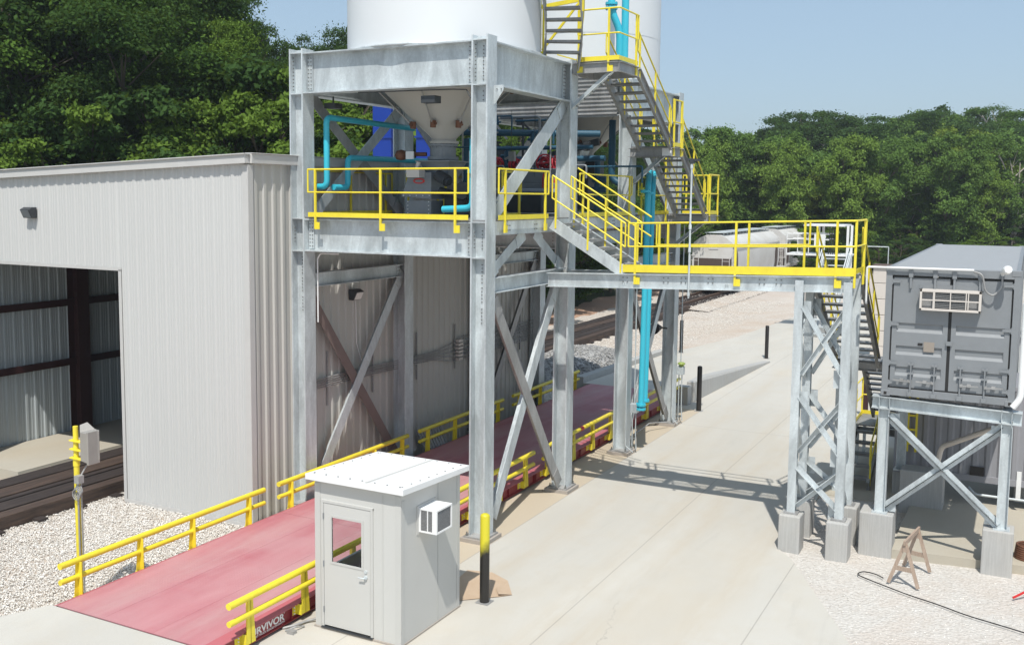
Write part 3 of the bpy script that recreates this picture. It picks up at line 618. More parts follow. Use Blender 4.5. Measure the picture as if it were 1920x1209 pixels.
# equipment below the first cone
cx = -2.45; cy = 2.33
t = thing('slide_gate', (cx, cy, 8.3), 'bolted grey slide gate with copper-coloured actuator under the nearer silo cone', 'slide gate')
b = MB(); b.lathe((cx, cy, 0), [(.35, 8.59), (.35, 8.54), (.31, 8.54), (.31, 8.30), (.37, 8.30), (.37, 8.22)], 28, smooth=False)
for k in range(16): a = k*math.pi/8; b.tube([(cx+.325*math.cos(a), cy+.325*math.sin(a), 8.51), (cx+.325*math.cos(a), cy+.325*math.sin(a), 8.60)], .016, 6)
b.build('body', 'grey', t)
b = MB(); b.tube([(cx-.4, cy-.1, 8.36), (cx-.95, cy-.2, 8.36)], .05, 10); b.lathe((cx-1.05, cy-.2, 8.30), [(.02, -.08), (.12, -.06), (.16, .04), (.12, .14), (.02, .17)], 16); b.build('actuator', 'rust', t)
b = MB(); b.box(cx-.82, cy-.36, 8.24, cx-.60, cy-.33, 8.42); b.build('nameplate', 'white', t)
t = thing('feed_hopper', (cx, cy, 7.9), 'dark tapered transition chute hanging beneath the slide gate', 'chute')
b = MB(); b.add([(cx-.42, cy-.42, 8.2), (cx+.42, cy-.42, 8.2), (cx+.42, cy+.42, 8.2), (cx-.42, cy+.42, 8.2), (cx-.2, cy-.2, 7.72), (cx+.25, cy-.2, 7.72), (cx+.25, cy+.2, 7.72), (cx-.2, cy+.2, 7.72)], [(0, 1, 5, 4), (1, 2, 6, 5), (2, 3, 7, 6), (3, 0, 4, 7)]); b.box(cx-.48, cy-.48, 8.17, cx+.48, cy+.48, 8.2)
b.build('chute', 'grey', t); b = MB(); b.box(cx-.55, cy-.75, 7.80, cx-.2, cy-.5, 8.02); b.tube([(cx-.35, cy-.6, 8.02), (cx-.3, cy-.6, 8.16)], .05, 8); b.build('valve_box', 'beige', t)
t = thing('loading_blower', (cx-.2, cy, 6.9), 'grey metal blower housing with a red oval badge behind the platform rail', 'machine')
b = MB(); b.add([(cx-.85, cy-.5, 7.36), (cx-.02, cy-.5, 7.30), (cx-.02, cy-.5, 7.92), (cx-.62, cy-.5, 7.92), (cx-.85, cy+.1, 7.36), (cx-.02, cy+.1, 7.30), (cx-.02, cy+.1, 7.92), (cx-.62, cy+.1, 7.92)], [(0, 1, 2, 3), (7, 6, 5, 4), (0, 4, 5, 1), (1, 5, 6, 2), (2, 6, 7, 3), (3, 7, 4, 0)])
b.cur = 1; bolts(b, (cx-.42, cy-.505, 7.38), (1, 0, 0), (0, 0, 1), 5, 1, .18, .1, .014, (0, -1, 0)); hd = b.build('hood', ['grey', 'white'], t)
b = MB(); c0 = Vector((cx-.35, cy-.508, 7.72)); rg = []
for k in range(24): a = k*math.pi/12; rg.append(c0+Vector((.16*math.cos(a), 0, .065*math.sin(a))))
b.plate(rg, (0, -1, 0), .006); b.build('badge', 'redpaint', hd)
b = MB(); b.plate([c0+Vector((.11*math.cos(k*math.pi/12), -.008, .035*math.sin(k*math.pi/12))) for k in range(24)], (0, -1, 0), .004); b.box(c0.x-.07, c0.y-.016, c0.z-.012, c0.x-.03, c0.y-.0125, c0.z+.012); b.build('badge_centre', 'grey', hd)
b = MB(); b.box(cx-.72, cy-.5, 6.95, cx-.02, cy+.05, 7.26); b.cur = 1
for s in (-.66, -.08): bolts(b, (cx+s, cy-.505, 7.1), (1, 0, 0), (0, 0, 1), 1, 4, .1, .09, .012, (0, -1, 0))
b.build('lower_box', ['grey', 'white'], t)
b = MB(); b.tube([(cx+.15, cy-.45, 7.85), (cx+.45, cy-.55, 7.72)], .14, 14); b.tube([(cx+.45, cy-.55, 7.72), (cx+.52, cy-.57, 7.69)], .09, 12); b.tube([(cx+.1, cy-.3, 7.5), (cx+.8, cy-.3, 7.35)], .09, 10); b.box(cx+.1, cy-.1, 6.9, cx+.75, cy+.5, 7.45); b.tube([(cx+.8, cy-.2, 7.5), (cx+.8, cy-.5, 7.5)], .2, 14); b.build('motor', 'dark', t)
b = MB(); b.box(cx+1.05, cy-.6, 7.66, cx+1.28, cy-.5, 8.4); b.cur = 1
for k in range(5): b.pipe([(cx+1.1+k*.03, cy-.62, 8.3), (cx+1.13+k*.03, cy-.7, 8.0), (cx+1.08+k*.04, cy-.64, 7.6), (cx+.9+k*.05, cy-.5, 7.2), (cx+.5, cy-.4, 7.0)], .012, 6)
b.build('junction_box', ['white', 'rubber'], t)
# second equipment: long blower skids with red hose bundles seen right of the front column
t = thing('hose_reel_machine', (-3, 7.6, 6.9), 'dark grey machinery skid with bright red hose bundles inside the frame', 'machine')
b = MB(); b.box(-3.9, 6.9, 6.95, -1.4, 8.0, 7.75); b.box(-3.7, 6.95, 7.75, -1.6, 7.9, 8.15); b.tube([(-4.0, 6.75, 7.45), (-1.3, 6.75, 7.45)], .16, 14); b.build('body', 'grey', t, .02)
b = MB(); b.box(-4.3, 5.8, 7.0, -2.9, 6.6, 7.35); b.box(-2.4, 5.6, 6.95, -1.4, 6.5, 7.5); b.build('duct', 'dark', t, .03)
g = random.Random(5)
for (hx, hy, hz) in ((-3.65, 7.2, 8.28), (-2.9, 7.1, 8.25), (-2.05, 7.2, 8.3), (-1.75, 7.3, 8.25)):
    b = MB()
    for k in range(9):
        rr = .10+.16*g.random(); a0 = g.random()*6; n_ = Vector((g.uniform(-1, 1), g.uniform(-1, 1), g.uniform(-.4, 1))).normalized(); a = n_.cross(Vector((.3, .2, 1))).normalized(); c = n_.cross(a)
        b.tube([Vector((hx, hy, hz))+(a*math.cos(a0+j*.5)+c*math.sin(a0+j*.5))*rr for j in range(12)], .024, 6)
    b.pipe([(hx, hy, hz-.1), (hx+.1, hy-.35, hz-.4), (hx+.12, hy-.4, hz-.75)], .022, 6)
    b.build('hose_bundle', 'redhose', t)
b = MB()
for x in (-4.2, -3.4, -2.6, -1.9): b.tube([(x, 6.2, 9.7), (x, 6.2, 7.9)], .008, 5)
b.build('hanger_rod', 'dark', t)
t = thing('dust_duct', (-2.5, 6.5, 8.6), 'dim blue-grey ducting and steelwork hung under the deck between the silos', 'duct')
b = MB(); b.tube([(-4.6, 5.2, 9.1), (-.6, 7.6, 9.1)], .09, 12); b.tube([(-4.6, 7.6, 8.75), (-.8, 7.6, 8.75)], .06, 8); b.tube([(-4.4, 8.0, 8.45), (-.6, 8.0, 8.45)], .08, 8); b.tube([(-3.9, 6.0, 8.95), (-3.9, 6.0, 6.95)], .09, 10); b.pipe([(-4.0, 6.1, 8.9), (-3.4, 6.1, 9.0), (-3.4, 6.1, 7.6)], .05, 8)
b.build('pipe', 'steelblue', t)
b = MB(); b.bar((-4.4, 8.2, 9.0), (-2.9, 8.0, 7.9), .12, .25); b.bar((-1.4, 9.5, 9.0), (-3.0, 9.5, 8.6), .1, .2); b.build('brace', 'dark', t)
b = MB(); b.add([(-2.9, 9.6, 8.9), (-2.0, 9.6, 8.9), (-2.0, 10.4, 8.9), (-2.9, 10.4, 8.9), (-2.7, 9.8, 8.2), (-2.2, 9.8, 8.2), (-2.2, 10.2, 8.2), (-2.7, 10.2, 8.2)], [(0, 1, 5, 4), (1, 2, 6, 5), (2, 3, 7, 6), (3, 0, 4, 7), (0, 1, 2, 3)]); b.build('chute', 'galv', t)
t = thing('process_pipework', (-2.4, 6.4, 8), 'dim tangle of small pipes, valves and brackets under the deck behind the front right column', 'pipework')
g = random.Random(11); mats_ = ['steelblue', 'dark', 'grey', 'galv_dull', 'steelblue', 'dark']
for k in range(34):
    x = g.uniform(-4.3, -.9); y = g.uniform(4.9, 8.2); z = g.uniform(7.6, 9.6); m = MB(); q = k % 4
    if q == 0: l = g.uniform(.6, 1.8); m.pipe([(x, y, z), (x+l, y, z), (x+l, y, z-g.uniform(.3, 1.0))], g.uniform(.018, .04), 8); nm = 'pipe'
    elif q == 1: m.tube([(x, y, z), (x, y, max(6.95, z-g.uniform(.8, 1.8)))], g.uniform(.02, .045), 8); nm = 'riser'
    elif q == 2: s_ = g.uniform(.06, .14); m.tube([(x, y, z-s_), (x, y, z+s_)], s_*.8, 10); m.tube([(x-s_*1.6, y, z), (x+s_*1.6, y, z)], s_*.4, 8); m.tube([(x, y, z+s_), (x, y, z+s_*2.2)], s_*.5, 8); nm = 'valve'
    else: m.bar((x, y, z), (x+g.uniform(-.5, .9), y, z-g.uniform(-.2, .9)), .06, .05); m.box(x-.08, y-.06, z-.15, x+.08, y+.06, z+.1); nm = 'bracket'
    m.build(nm, mats_[k % 6], t)
t = thing('control_valve_set', (-2.2, 11, 6.9), 'blue valves and pipework standing below the farther silo cone', 'valve set')
b = MB(); b.box(-2.9, 10.4, 8.0, -1.9, 11.2, 8.55); b.box(-2.6, 10.4, 7.0, -2.1, 11.0, 8.0); b.build('gate_body', 'dark', t)
b = MB(); b.tube([(-1.75, 10.3, 8.5), (-1.75, 10.3, 6.9)], .09, 10); b.tube([(-3.0, 10.3, 8.5), (-1.7, 10.3, 8.5)], .06, 8)
for z in (7.3, 7.6, 7.9): b.tube([(-1.9, 10.3, z), (-1.45, 10.3, z)], .09, 8); b.tube([(-1.75, 10.3, z-.08), (-1.75, 10.3, z-.04)], .14, 10)
b.build('pipe', 'steelblue', t)
# ================================================================ BLUE ELEVATOR LEGS
for k, (x0, x1, y0, lab) in enumerate(((-8.9, -8.2, 8.7, 'left deep blue square elevator leg rising behind the shed roof'), (-7.38, -6.78, 8.9, 'right deep blue square elevator leg, partly behind the silo cone'))):
    t = thing('elevator_leg', ((x0+x1)/2, y0+.4, 8), lab, 'elevator leg', 'blue elevator legs')
    b = MB(); b.box(x0, y0, 7.6, x1, y0+.8, 16); b.build('casing', 'blue', t)
    b = MB()
    for z in (9.2, 11.5, 13.8): b.box(x0-.04, y0-.04, z, x1+.04, y0+.84, z+.06)
    b.build('joint_flange', 'blue', t)
# ================================================================ CYAN PIPES
def pipething(name, lab, pts, r, flanges=(), mat='cyan', cat='pipe', grp=None):
    t = thing(name, pts[0], lab, cat, grp); b = MB(); b.pipe(pts, r, 14); b.build('pipe', mat, t)
    if flanges:
        b = MB()
        for p, ax in flanges: p = Vector(p); ax = Vector(ax); b.tube([p-ax*.03, p+ax*.03], r*1.7, 14); [b.tube([p+Vector((math.cos(a), math.sin(a), 0))*r*1.45-ax*.05, p+Vector((math.cos(a), math.sin(a), 0))*r*1.45+ax*.05], .014, 5) for a in (0, .8, 1.6, 2.4, 3.2, 4, 4.8, 5.6)]
        b.build('flange', mat, t)
    return t
pipething('cyan_pipe', 'upper cyan pipe that drops beside the front left column to the platform', [(-4.6, 4.4, 9.14), (-4.6, .65, 9.17), (-4.6, .65, 7.57), (-5.3, .65, 7.57)], .07)
pipething('cyan_pipe', 'lower cyan pipe with a short drop crossing behind the platform handrail', [(-4.6, 6.3, 8.32), (-4.6, 1.47, 8.27), (-4.6, 1.47, 7.56), (-4.6, .9, 7.56)], .07)
pipething('cyan_pipe', 'short cyan pipe with elbow at the foot of the front right column bay', [(-.75, .75, 8.6), (-.75, .75, 7.12), (-1.5, .75, 7.08)], .075, [((-.75, .75, 7.9), (0, 0, 1))])
pipething('cyan_pipe', 'left of the tall pair of cyan pipes running down to the ground beside the scale', [(.05, 9.9, 8.15), (.28, 9.15, 7.75), (.28, 8.95, 1.35)], .085, [((.28, 8.95, 7.55), (0, 0, 1)), ((.28, 8.95, 1.42), (0, 0, 1)), ((.28, 8.95, 1.3), (0, 0, 1))], grp='tall cyan pipes')
pipething('cyan_pipe', 'right of the tall pair of cyan pipes, slightly shorter at its capped foot', [(.05, 10.3, 8.1), (.30, 9.5, 7.7), (.30, 9.22, 1.45)], .08, [((.30, 9.22, 7.5), (0, 0, 1)), ((.30, 9.22, 1.5), (0, 0, 1))], grp='tall cyan pipes')
pipething('cyan_pipe', 'cyan pipe with bolted flange and offset bend in front of the farther silo', [(-.45, 7.9, 16), (-.45, 7.9, 12.45), (-.25, 8.05, 11.9), (-.25, 8.05, 10.9)], .10, [((-.45, 7.9, 12.5), (0, 0, 1)), ((-.45, 7.9, 12.62), (0, 0, 1))])
pipething('cyan_pipe', 'straight cyan riser just right of the flanged pipe on the farther silo', [(-.12, 8.1, 16), (-.12, 8.1, 10.9)], .10, [((-.12, 8.1, 12.9), (0, 0, 1))])
pipething('blue_pipe', 'dark blue vertical pipe between the farther cone and the second column line', [(-.9, 9.3, 9.6), (-.9, 9.3, 7.9), (-.5, 9.3, 7.7)], .10, mat='steelblue')
# ================================================================ STAIRS
def stair(t, a, b_, wdir, width, n, sd=.26, rails=(1, 1), th=.045, post_n=3, mat='tread', smat='galv_dull', rh=.95, run=.26):
    """a: upper inner nosing point, b_: lower; wdir: unit vector across; treads between"""
    a = Vector(a); b_ = Vector(b_); wv = Vector(wdir)*width; up = Vector((0, 0, 1)); d = (b_-a); hd_ = Vector((d.x, d.y, 0)).normalized()
    for s in (0, 1):
        m = MB(); o = wv*s; m.chan(a+o-up*.06, b_+o-up*.06, sd, .06, up, 1 if s else -1); m.build('stringer', smat, t)
    for k in range(n):
        p = a.lerp(b_, (k+.5)/n); m = MB()
        q0 = p+wv*.02/max(width, .1); q1 = p+wv*(1-.02/width)
        m.bar(q0, q1, run, th, up, (0, 0)); m.bar(q0-hd_*(-run/2), q1-hd_*(-run/2), .02, th*1.5, up)
        m.build('tread', mat, t)
    for s in (0, 1):
        if not rails[s]: continue
        m = MB(); o = wv*s; tp = [a+o+up*rh, b_+o+up*rh]; md = [a+o+up*rh*.5, b_+o+up*rh*.5]
        m.tube(tp, .021, 8); m.tube(md, .019, 8)
        for e in (0, 1): m.tube([tp[e], md[e]], .019, 8)
        for k in range(post_n):
            p = (a+o).lerp(b_+o, (k+.12)/(post_n-1+.24)); m.bar(p-up*.12, p+up*rh, .04, .04, hd_)
        m.build('handrail', 'yellow', t)
def landing(t, x0, y0, x1, y1, z, dep=.24):
    m = MB(); m.box(x0+.02, y0+.02, z-.035, x1-.02, y1-.02, z); m.build('grating', 'tread', t)
    m = MB()
    for p, q in (((x0, y0), (x1, y0)), ((x1, y0), (x1, y1)), ((x1, y1), (x0, y1)), ((x0, y1), (x0, y0))): m.chan((*p, z-.045-dep/2), (*q, z-.045-dep/2), dep, .06, (0, 0, 1), 1)
    m.build('edge_beam', 'galv_dull', t)
t = thing('access_stair', (.6, 8, 10.6), 'tall outside stair with yellow rails descending from the silo deck past three landings', 'staircase')
landing(t, .02, 4.28, 1.2, 5.55, 10.60)
stair(t, (.34, 5.6, 10.5), (.34, 8.32, 8.82), (1, 0, 0), .84, 9, rails=(1, 1))
landing(t, .02, 8.35, 1.2, 9.2, 8.78)
stair(t, (.34, 9.25, 8.7), (.34, 11.75, 6.92), (1, 0, 0), .84, 10, rails=(1, 1))
landing(t, .02, 11.78, 1.25, 12.95, 6.88)
handrail(t, [(.15, 4.26, 10.60), (1.2, 4.26, 10.60), (1.22, 5.5, 10.60)], [(0, .02), (0, .75), (1, .9)], 1.2)
handrail(t, [(1.22, 8.4, 8.78), (1.22, 9.2, 8.78)], [(0, .1), (0, .9)], 1.25); handrail(t, [(1.27, 11.85, 6.88), (1.27, 12.95, 6.88), (.1, 12.97, 6.88)], [(0, .1), (0, .9), (1, .3), (1, .9)], 1.2)
for p, q in (((.03, 4.36, 9.5), (1.05, 4.36, 10.32)), ((0.0, 8.62, 7.7), (.95, 8.62, 8.5)), ((0, 12.5, 5.8), (1.0, 12.5, 6.6))):
    m = MB(); m.angle(p, q, .12, (0, 1, 0)); m.cur = 1
    p = Vector(p); q = Vector(q)
    for k in range(5): c = p.lerp(q, .1+.2*k); m.tube([c+Vector((0, -.09, -.03)), c+Vector((0, .02, -.03))], .016, 6)
    m.build('knee_brace', ['galv', 'bolt'], t)
m = MB(); m.box(.95, 8.3, 8.50, 1.21, 8.33, 8.72); m.build('clip_plate', 'white', t)
# flight going on up between the silos
t = thing('upper_flight', (-.5, 5, 10.7), 'curved stair with yellow guard winding up the nearer silo from the upper landing', 'staircase')
HC = Vector((-2.42, 2.33, 0))
def hp(a, r, z): return HC+Vector((r*math.cos(a), r*math.sin(a), z))
for r_ in (2.38, 3.22):
    m = MB(); an = [R(40-4*k) for k in range(22)]
    for k in range(21): m.bar(hp(an[k], r_, 10.70+.22*k-.33), hp(an[k+1], r_, 10.92+.22*k-.33), .03, .28)
    m.build('stringer', 'galv_dull', t)
for k in range(19):
    a = R(32-4*k); z = 10.80+.22*k; m = MB(); da = R(2.6)
    p = [hp(a-da, 2.4, z), hp(a-da, 3.2, z), hp(a+da, 3.2, z), hp(a+da, 2.4, z)]; m.plate(p, (0, 0, -1), .05); m.build('tread', 'tread', t)
m = MB(); m.tube([(-1.0, 4.75, 10.75), (-1.0, 4.75, 12.25)], .03, 8); m.tube([(.02, 4.75, 10.7), (.02, 4.75, 12.2)], .025, 8); m.tube([hp(R(32-4*k), 3.25, 11.85+.22*k) for k in range(19)], .022, 8); m.tube([hp(R(32-4*k), 3.25, 11.35+.22*k) for k in range(19)], .02, 8); [m.tube([hp(R(32-4*k), 3.25, 10.7+.22*k), hp(R(32-4*k), 3.25, 11.85+.22*k)], .02, 6) for k in range(4, 19, 4)]; m.bar((-1.0, 4.7, 11.0), (.0, 4.7, 12.1), .05, .05); m.bar((-1.05, 4.7, 12.05), (.03, 4.7, 12.15), .05, .10); m.bar((-1.08, 4.7, 10.7), (-1.08, 4.7, 12.3), .1, .05); m.box(-1.25, 4.55, 10.68, -.9, 4.75, 10.95); m.bar((-1.0, 5.6, 11.0), (0, 5.6, 10.7), .03, .03); m.build('guard_rail', 'yellow', t)
# ================================================================ BRIDGE + TOWER
def bz(x): return 5.28+(x-.07)*.030                            # slight rise of the deck, as surveyed from the photo
t = thing('access_bridge', (3.5, 3.6, 5.6), 'galvanised walkway bridge with yellow rails crossing the driveway to the stair tower', 'walkway bridge')
for y, sg in ((3.0, -1), (4.15, 1)):
    b = MB(); b.chan((.03, y, bz(.03)+.165), (6.78, y, bz(6.78)+.165), .33, .09, (0, 0, 1), -sg*-1 if sg < 0 else -1, .012)
    b.bar((.03, y-.045*1, bz(.03)+.012), (6.78, y-.045, bz(6.78)+.012), .10, .016); b.bar((.03, y-.045, bz(.03)+.322), (6.78, y-.045, bz(6.78)+.322), .10, .016)
    b.cur = 1
    if sg < 0:
        for xx in (1.95, 3.3, 3.9, 5.0, 5.35, 2.9): bolts(b, (xx, y-.01, bz(xx)+.20), (1, 0, 0), (0, 0, 1), 2, 2, .10, .09, .013, (0, -1, 0))
    b.build('girder', ['galv', 'bolt'], t)
b = MB()
xs = np.arange(.75, 6.7, 1.17)
for k, x in enumerate(xs): b.bar((x, 3.0, bz(x)+.12), (x, 4.15, bz(x)+.12), .13, .16)
for k in range(len(xs)-1): b.bar((xs[k], 3.0 if k % 2 else 4.15, bz(xs[k])+.1), (xs[k+1], 4.15 if k % 2 else 3.0, bz(xs[k+1])+.1), .06, .06)
b.build('cross_member', 'galv', t)
b = MB(); x = 1.92
while x < 6.75: b.box(x, 3.01, bz(x)+.35, x+.005, 4.14, bz(x)+.38); x += .032
for k in range(11): y = 3.05+k*.107; b.bar((1.92, y, bz(1.9)+.377), (6.75, y, bz(6.75)+.377), .006, .006)
b.build('grating', 'tread', t)
b = MB(); b.bar((.1, 3.93, bz(.1)-.02), (6.7, 3.93, bz(6.7)-.02), .42, .09); b.build('shadow_tray', 'galv_dull', t)  # unseen tray, added under the deck to cast the dark shadow band
dz = lambda x: bz(x)+.38
handrail(t, [(2.02, 2.95, dz(2.0)), (6.85, 2.95, dz(6.85)), (6.87, 4.2, dz(6.85))], [(0, .035), (0, .50), (0, .925), (1, .03), (1, .9)], 1.08)
b = MB(); b.bar((1.9, 2.945, dz(2)+.07), (6.85, 2.945, dz(6.85)+.045), .012, .17); b.build('kick_plate', 'yellow', t)
handrail(t, [(2.25, 4.2, dz(2.2)), (5.72, 4.2, dz(5.7))], [(0, .02), (0, .08), (0, .62), (0, .97)], 1.06)
stair(t, (.10, 3.02, 6.82), (1.92, 3.02, 5.74), (0, 1, 0), 1.08, 6, sd=.26, rails=(1, 1), smat='galv', mat='galv_dull', rh=1.05, post_n=3)
b = MB(); b.tube([(.06, 4.6, zp+1.2), (2.1, 4.25, dz(2)+1.2)], .021, 8); b.tube([(.06, 4.6, zp+.7), (2.1, 4.25, dz(2)+.75)], .019, 8); b.build('handrail', 'yellow', t)
b = MB(); b.tube([(3.45, 2.88, 5.2), (3.45, 2.88, 8.12)], .022, 8); b.tube([(3.45, 2.88, 8.0), (3.45, 2.88, 8.12)], .035, 8); b.tube([(3.45, 2.88, 5.25), (3.45, 2.88, 5.32)], .035, 8); b.tube([(3.45, 2.88, 6.2), (3.45, 2.88, 6.3)], .035, 8); b.tube([(3.45, 2.88, 6.7), (3.45, 2.88, 6.8)], .035, 8)
c = thing('sensor_mast', (3.45, 2.88, 5.2), 'thin galvanised mast with a small dark antenna clamped to the bridge rail', 'mast')
b.build('mast', 'galv', c); b = MB(); b.bar((3.30, 2.88, 8.2), (3.62, 2.88, 8.18), .06, .05); b.box(3.42, 2.84, 8.1, 3.50, 2.92, 8.17); b.build('antenna', 'dark', c)
# tower
tw = thing('bridge_tower', (6.25, 3.5, .7), 'slim four-legged galvanised tower with crossed angle braces under the bridge end', 'steel tower')
TX = (5.70, 6.66); TY = (2.9, 4.05)
for x in TX:
    for y in TY:
        b = MB(); s = .17; b.box(x, y, .80, x+s, y+.012, 5.70); b.box(x, y+s-.012, .80, x+s, y+s, 5.70); b.box(x+s/2-.005, y+.011, .80, x+s/2+.005, y+s-.011, 5.70); b.cur = 1
        b.box(x-.06, y-.05, .76, x+s+.06, y+s+.05, .80); bolts(b, (x+s/2, y+s/2, .8), (1, 0, 0), (0, 1, 0), 2, 2, .22, .2, .014, (0, 0, 1)); b.build('leg', ['galv', 'galv_dull'], tw)
def pier(t, x0, y0, x1, y1, z, z0=-.3):
    b = MB(); b.box(x0, y0, z0, x1, y1, z); return b.build('pier', 'conc', t, .025)
for x in TX:
    for y in TY: pier(tw, x-.13, y-.16, x+.31, y+.36, .76 if y < 3.5 else .78)
def tb(p, q, a=.09): b = MB(); b.angle(p, q, a, (0, 1, 0), .01); b.build('brace', 'galv', tw)
yF, yB = 2.98, 4.14
for yy in (yF, yB):
    lv = [5.15, 3.75, 3.25, 2.1, 1.75, .95] if yy == yF else [5.1, 3.6, 3.1, 1.95, 1.6, .95]
    for k in (0, 2, 4):
        tb((5.84, yy, lv[k]), (6.68, yy, lv[k+1])); tb((6.68, yy+.02, lv[k]), (5.84, yy+.02, lv[k+1]))
        b = MB(); b.box(6.52, yy+.03, lv[k+1]-.25, 6.66, yy+.04, lv[k+1]+.12); b.box(5.87, yy+.03, lv[k]-.25, 6.02, yy+.04, lv[k]+.12); b.build('gusset_plate', 'galv', tw)
for x in (5.78, 6.74):
    for k, (z0, z1) in enumerate(((5.1, 3.5), (3.1, 1.9), (1.7, .9))):
        b = MB(); b.angle((x, 3.05, z0), (x, 4.05, z1), .09, (1, 0, 0), .01); b.build('brace', 'galv', tw)
# stair down from the bridge
t = thing('descending_stair', (6.4, 6, 4), 'open-tread steel stair with yellow rails dropping away behind the bridge tower', 'staircase')
stair(t, (5.86, 4.25, 5.72), (5.86, 7.6, 3.45), (1, 0, 0), .94, 11, rails=(1, 1), post_n=4, rh=1.05)
landing(t, 5.8, 7.62, 7.0, 8.6, 3.42, .2)
stair(t, (6.35, 8.65, 3.32), (6.35, 11.3, 1.45), (1, 0, 0), .75, 10, rails=(0, 0))
b = MB(); b.box(5.84, 7.7, 0, 5.98, 7.84, 3.2); b.box(6.82, 8.4, 0, 6.94, 8.52, 3.2); b.box(5.84, 8.4, 0, 5.96, 8.52, 3.2); b.build('post', 'galv', t)
b = MB(); b.box(5.55, 8.0, 0, 5.95, 8.35, 1.15)
t = thing('entry_stair', (6.1, 9, 0), 'short grey steel entry stair with yellow rails at the lower container', 'staircase')
stair(t, (5.95, 10.6, 1.15), (5.95, 8.1, .2), (1, 0, 0), .72, 5, rails=(1, 1), rh=1.0, post_n=3, smat='galv_dull')
landing(t, 5.9, 10.6, 7.1, 12.2, 1.18, .18); handrail(t, [(5.9, 10.7, 1.18), (5.9, 12.2, 1.18), (7.1, 12.2, 1.18)], [(0, .1), (0, .9), (1, .9)])
b = MB()
for x, y in ((5.95, 10.7), (7.0, 10.7), (5.95, 12.1), (7.0, 12.1)): b.box(x, y, 0, x+.08, y+.08, 1.0)
b.build('post', 'galv', t)
# ================================================================ ELEVATED CONTAINER
def container_sides(b, x0, y0, z0, x1, y1, z1, front=True):
    b.corr((x1, y0+.1), (x1, y1-.1), z0+.12, z1-.1, (-1, 0), .28, .036, .3); b.corr((x0, y1-.1), (x0, y0+.1), z0+.12, z1-.1, (1, 0), .28, .036, .3); b.corr((x1-.1, y1), (x0+.1, y1), z0+.12, z1-.1, (0, -1), .28, .036, .3)
CX0, CX1, CY0, CZ0, CZ1 = 7.39, 9.83, 3.5, 3.36, 6.02
t = thing('raised_container', (8.6, 3.5, 3.36), 'dark grey shipping container with doors and window unit, raised on a steel stand', 'shipping container')
b = MB(); container_sides(b, CX0, CY0, CZ0, CX1, CY0+12.19, CZ1); b.build('side_wall', 'contgrey', t)
b = MB(); b.add([(CX0+.03, CY0+.03, CZ1-.02), (CX1-.03, CY0+.03, CZ1-.02), (CX1-.03, CY0+12.1, CZ1-.02), (CX0+.03, CY0+12.1, CZ1-.02)], [(0, 1, 2, 3)])
y = CY0+.3
while y < CY0+11.9: b.box(CX0+.06, y, CZ1-.022, CX1-.06, y+.12, CZ1-.006); y += .28
b.build('roof', 'controof', t)
b = MB()
for x in (CX0, CX1-.12):
    b.box(x, CY0, CZ0+.10, x+.12, CY0+.12, CZ1-.10); b.box(x, CY0+.0, CZ1-.10, x+.12, CY0+12.19, CZ1+.0) if 0 else b.box(x+.02, CY0+.1, CZ1-.09, x+.10, CY0+12.1, CZ1-.005)
    b.box(x+.02, CY0+.1, CZ0+.02, x+.10, CY0+12.1, CZ0+.14)
b.box(CX0+.12, CY0, CZ1-.17, CX1-.12, CY0+.10, CZ1-.01); b.box(CX0+.12, CY0, CZ0+.02, CX1-.12, CY0+.10, CZ0+.17); b.build('frame', 'contgrey', t, .006)
b = MB()
for x in (CX0-.01, CX1-.17):
    for y in (CY0-.008, CY0+12.03):
        for z in (CZ0, CZ1-.115): b.box(x, y, z, x+.18, y+.165, z+.118)
b.build('corner_casting', 'contgrey', t, .01)
b = MB()
for x in (CX0+.055, CX1-.105): b.lathe((0, 0, 0), [(.002, 0), (.03, 0)], 10); 
b = MB()
for x in (CX0+.08, CX1-.08): b.box(x-.028, CY0-.011, CZ0+.03, x+.028, CY0-.0095, CZ0+.09)
b.build('casting_slot', 'black', t)
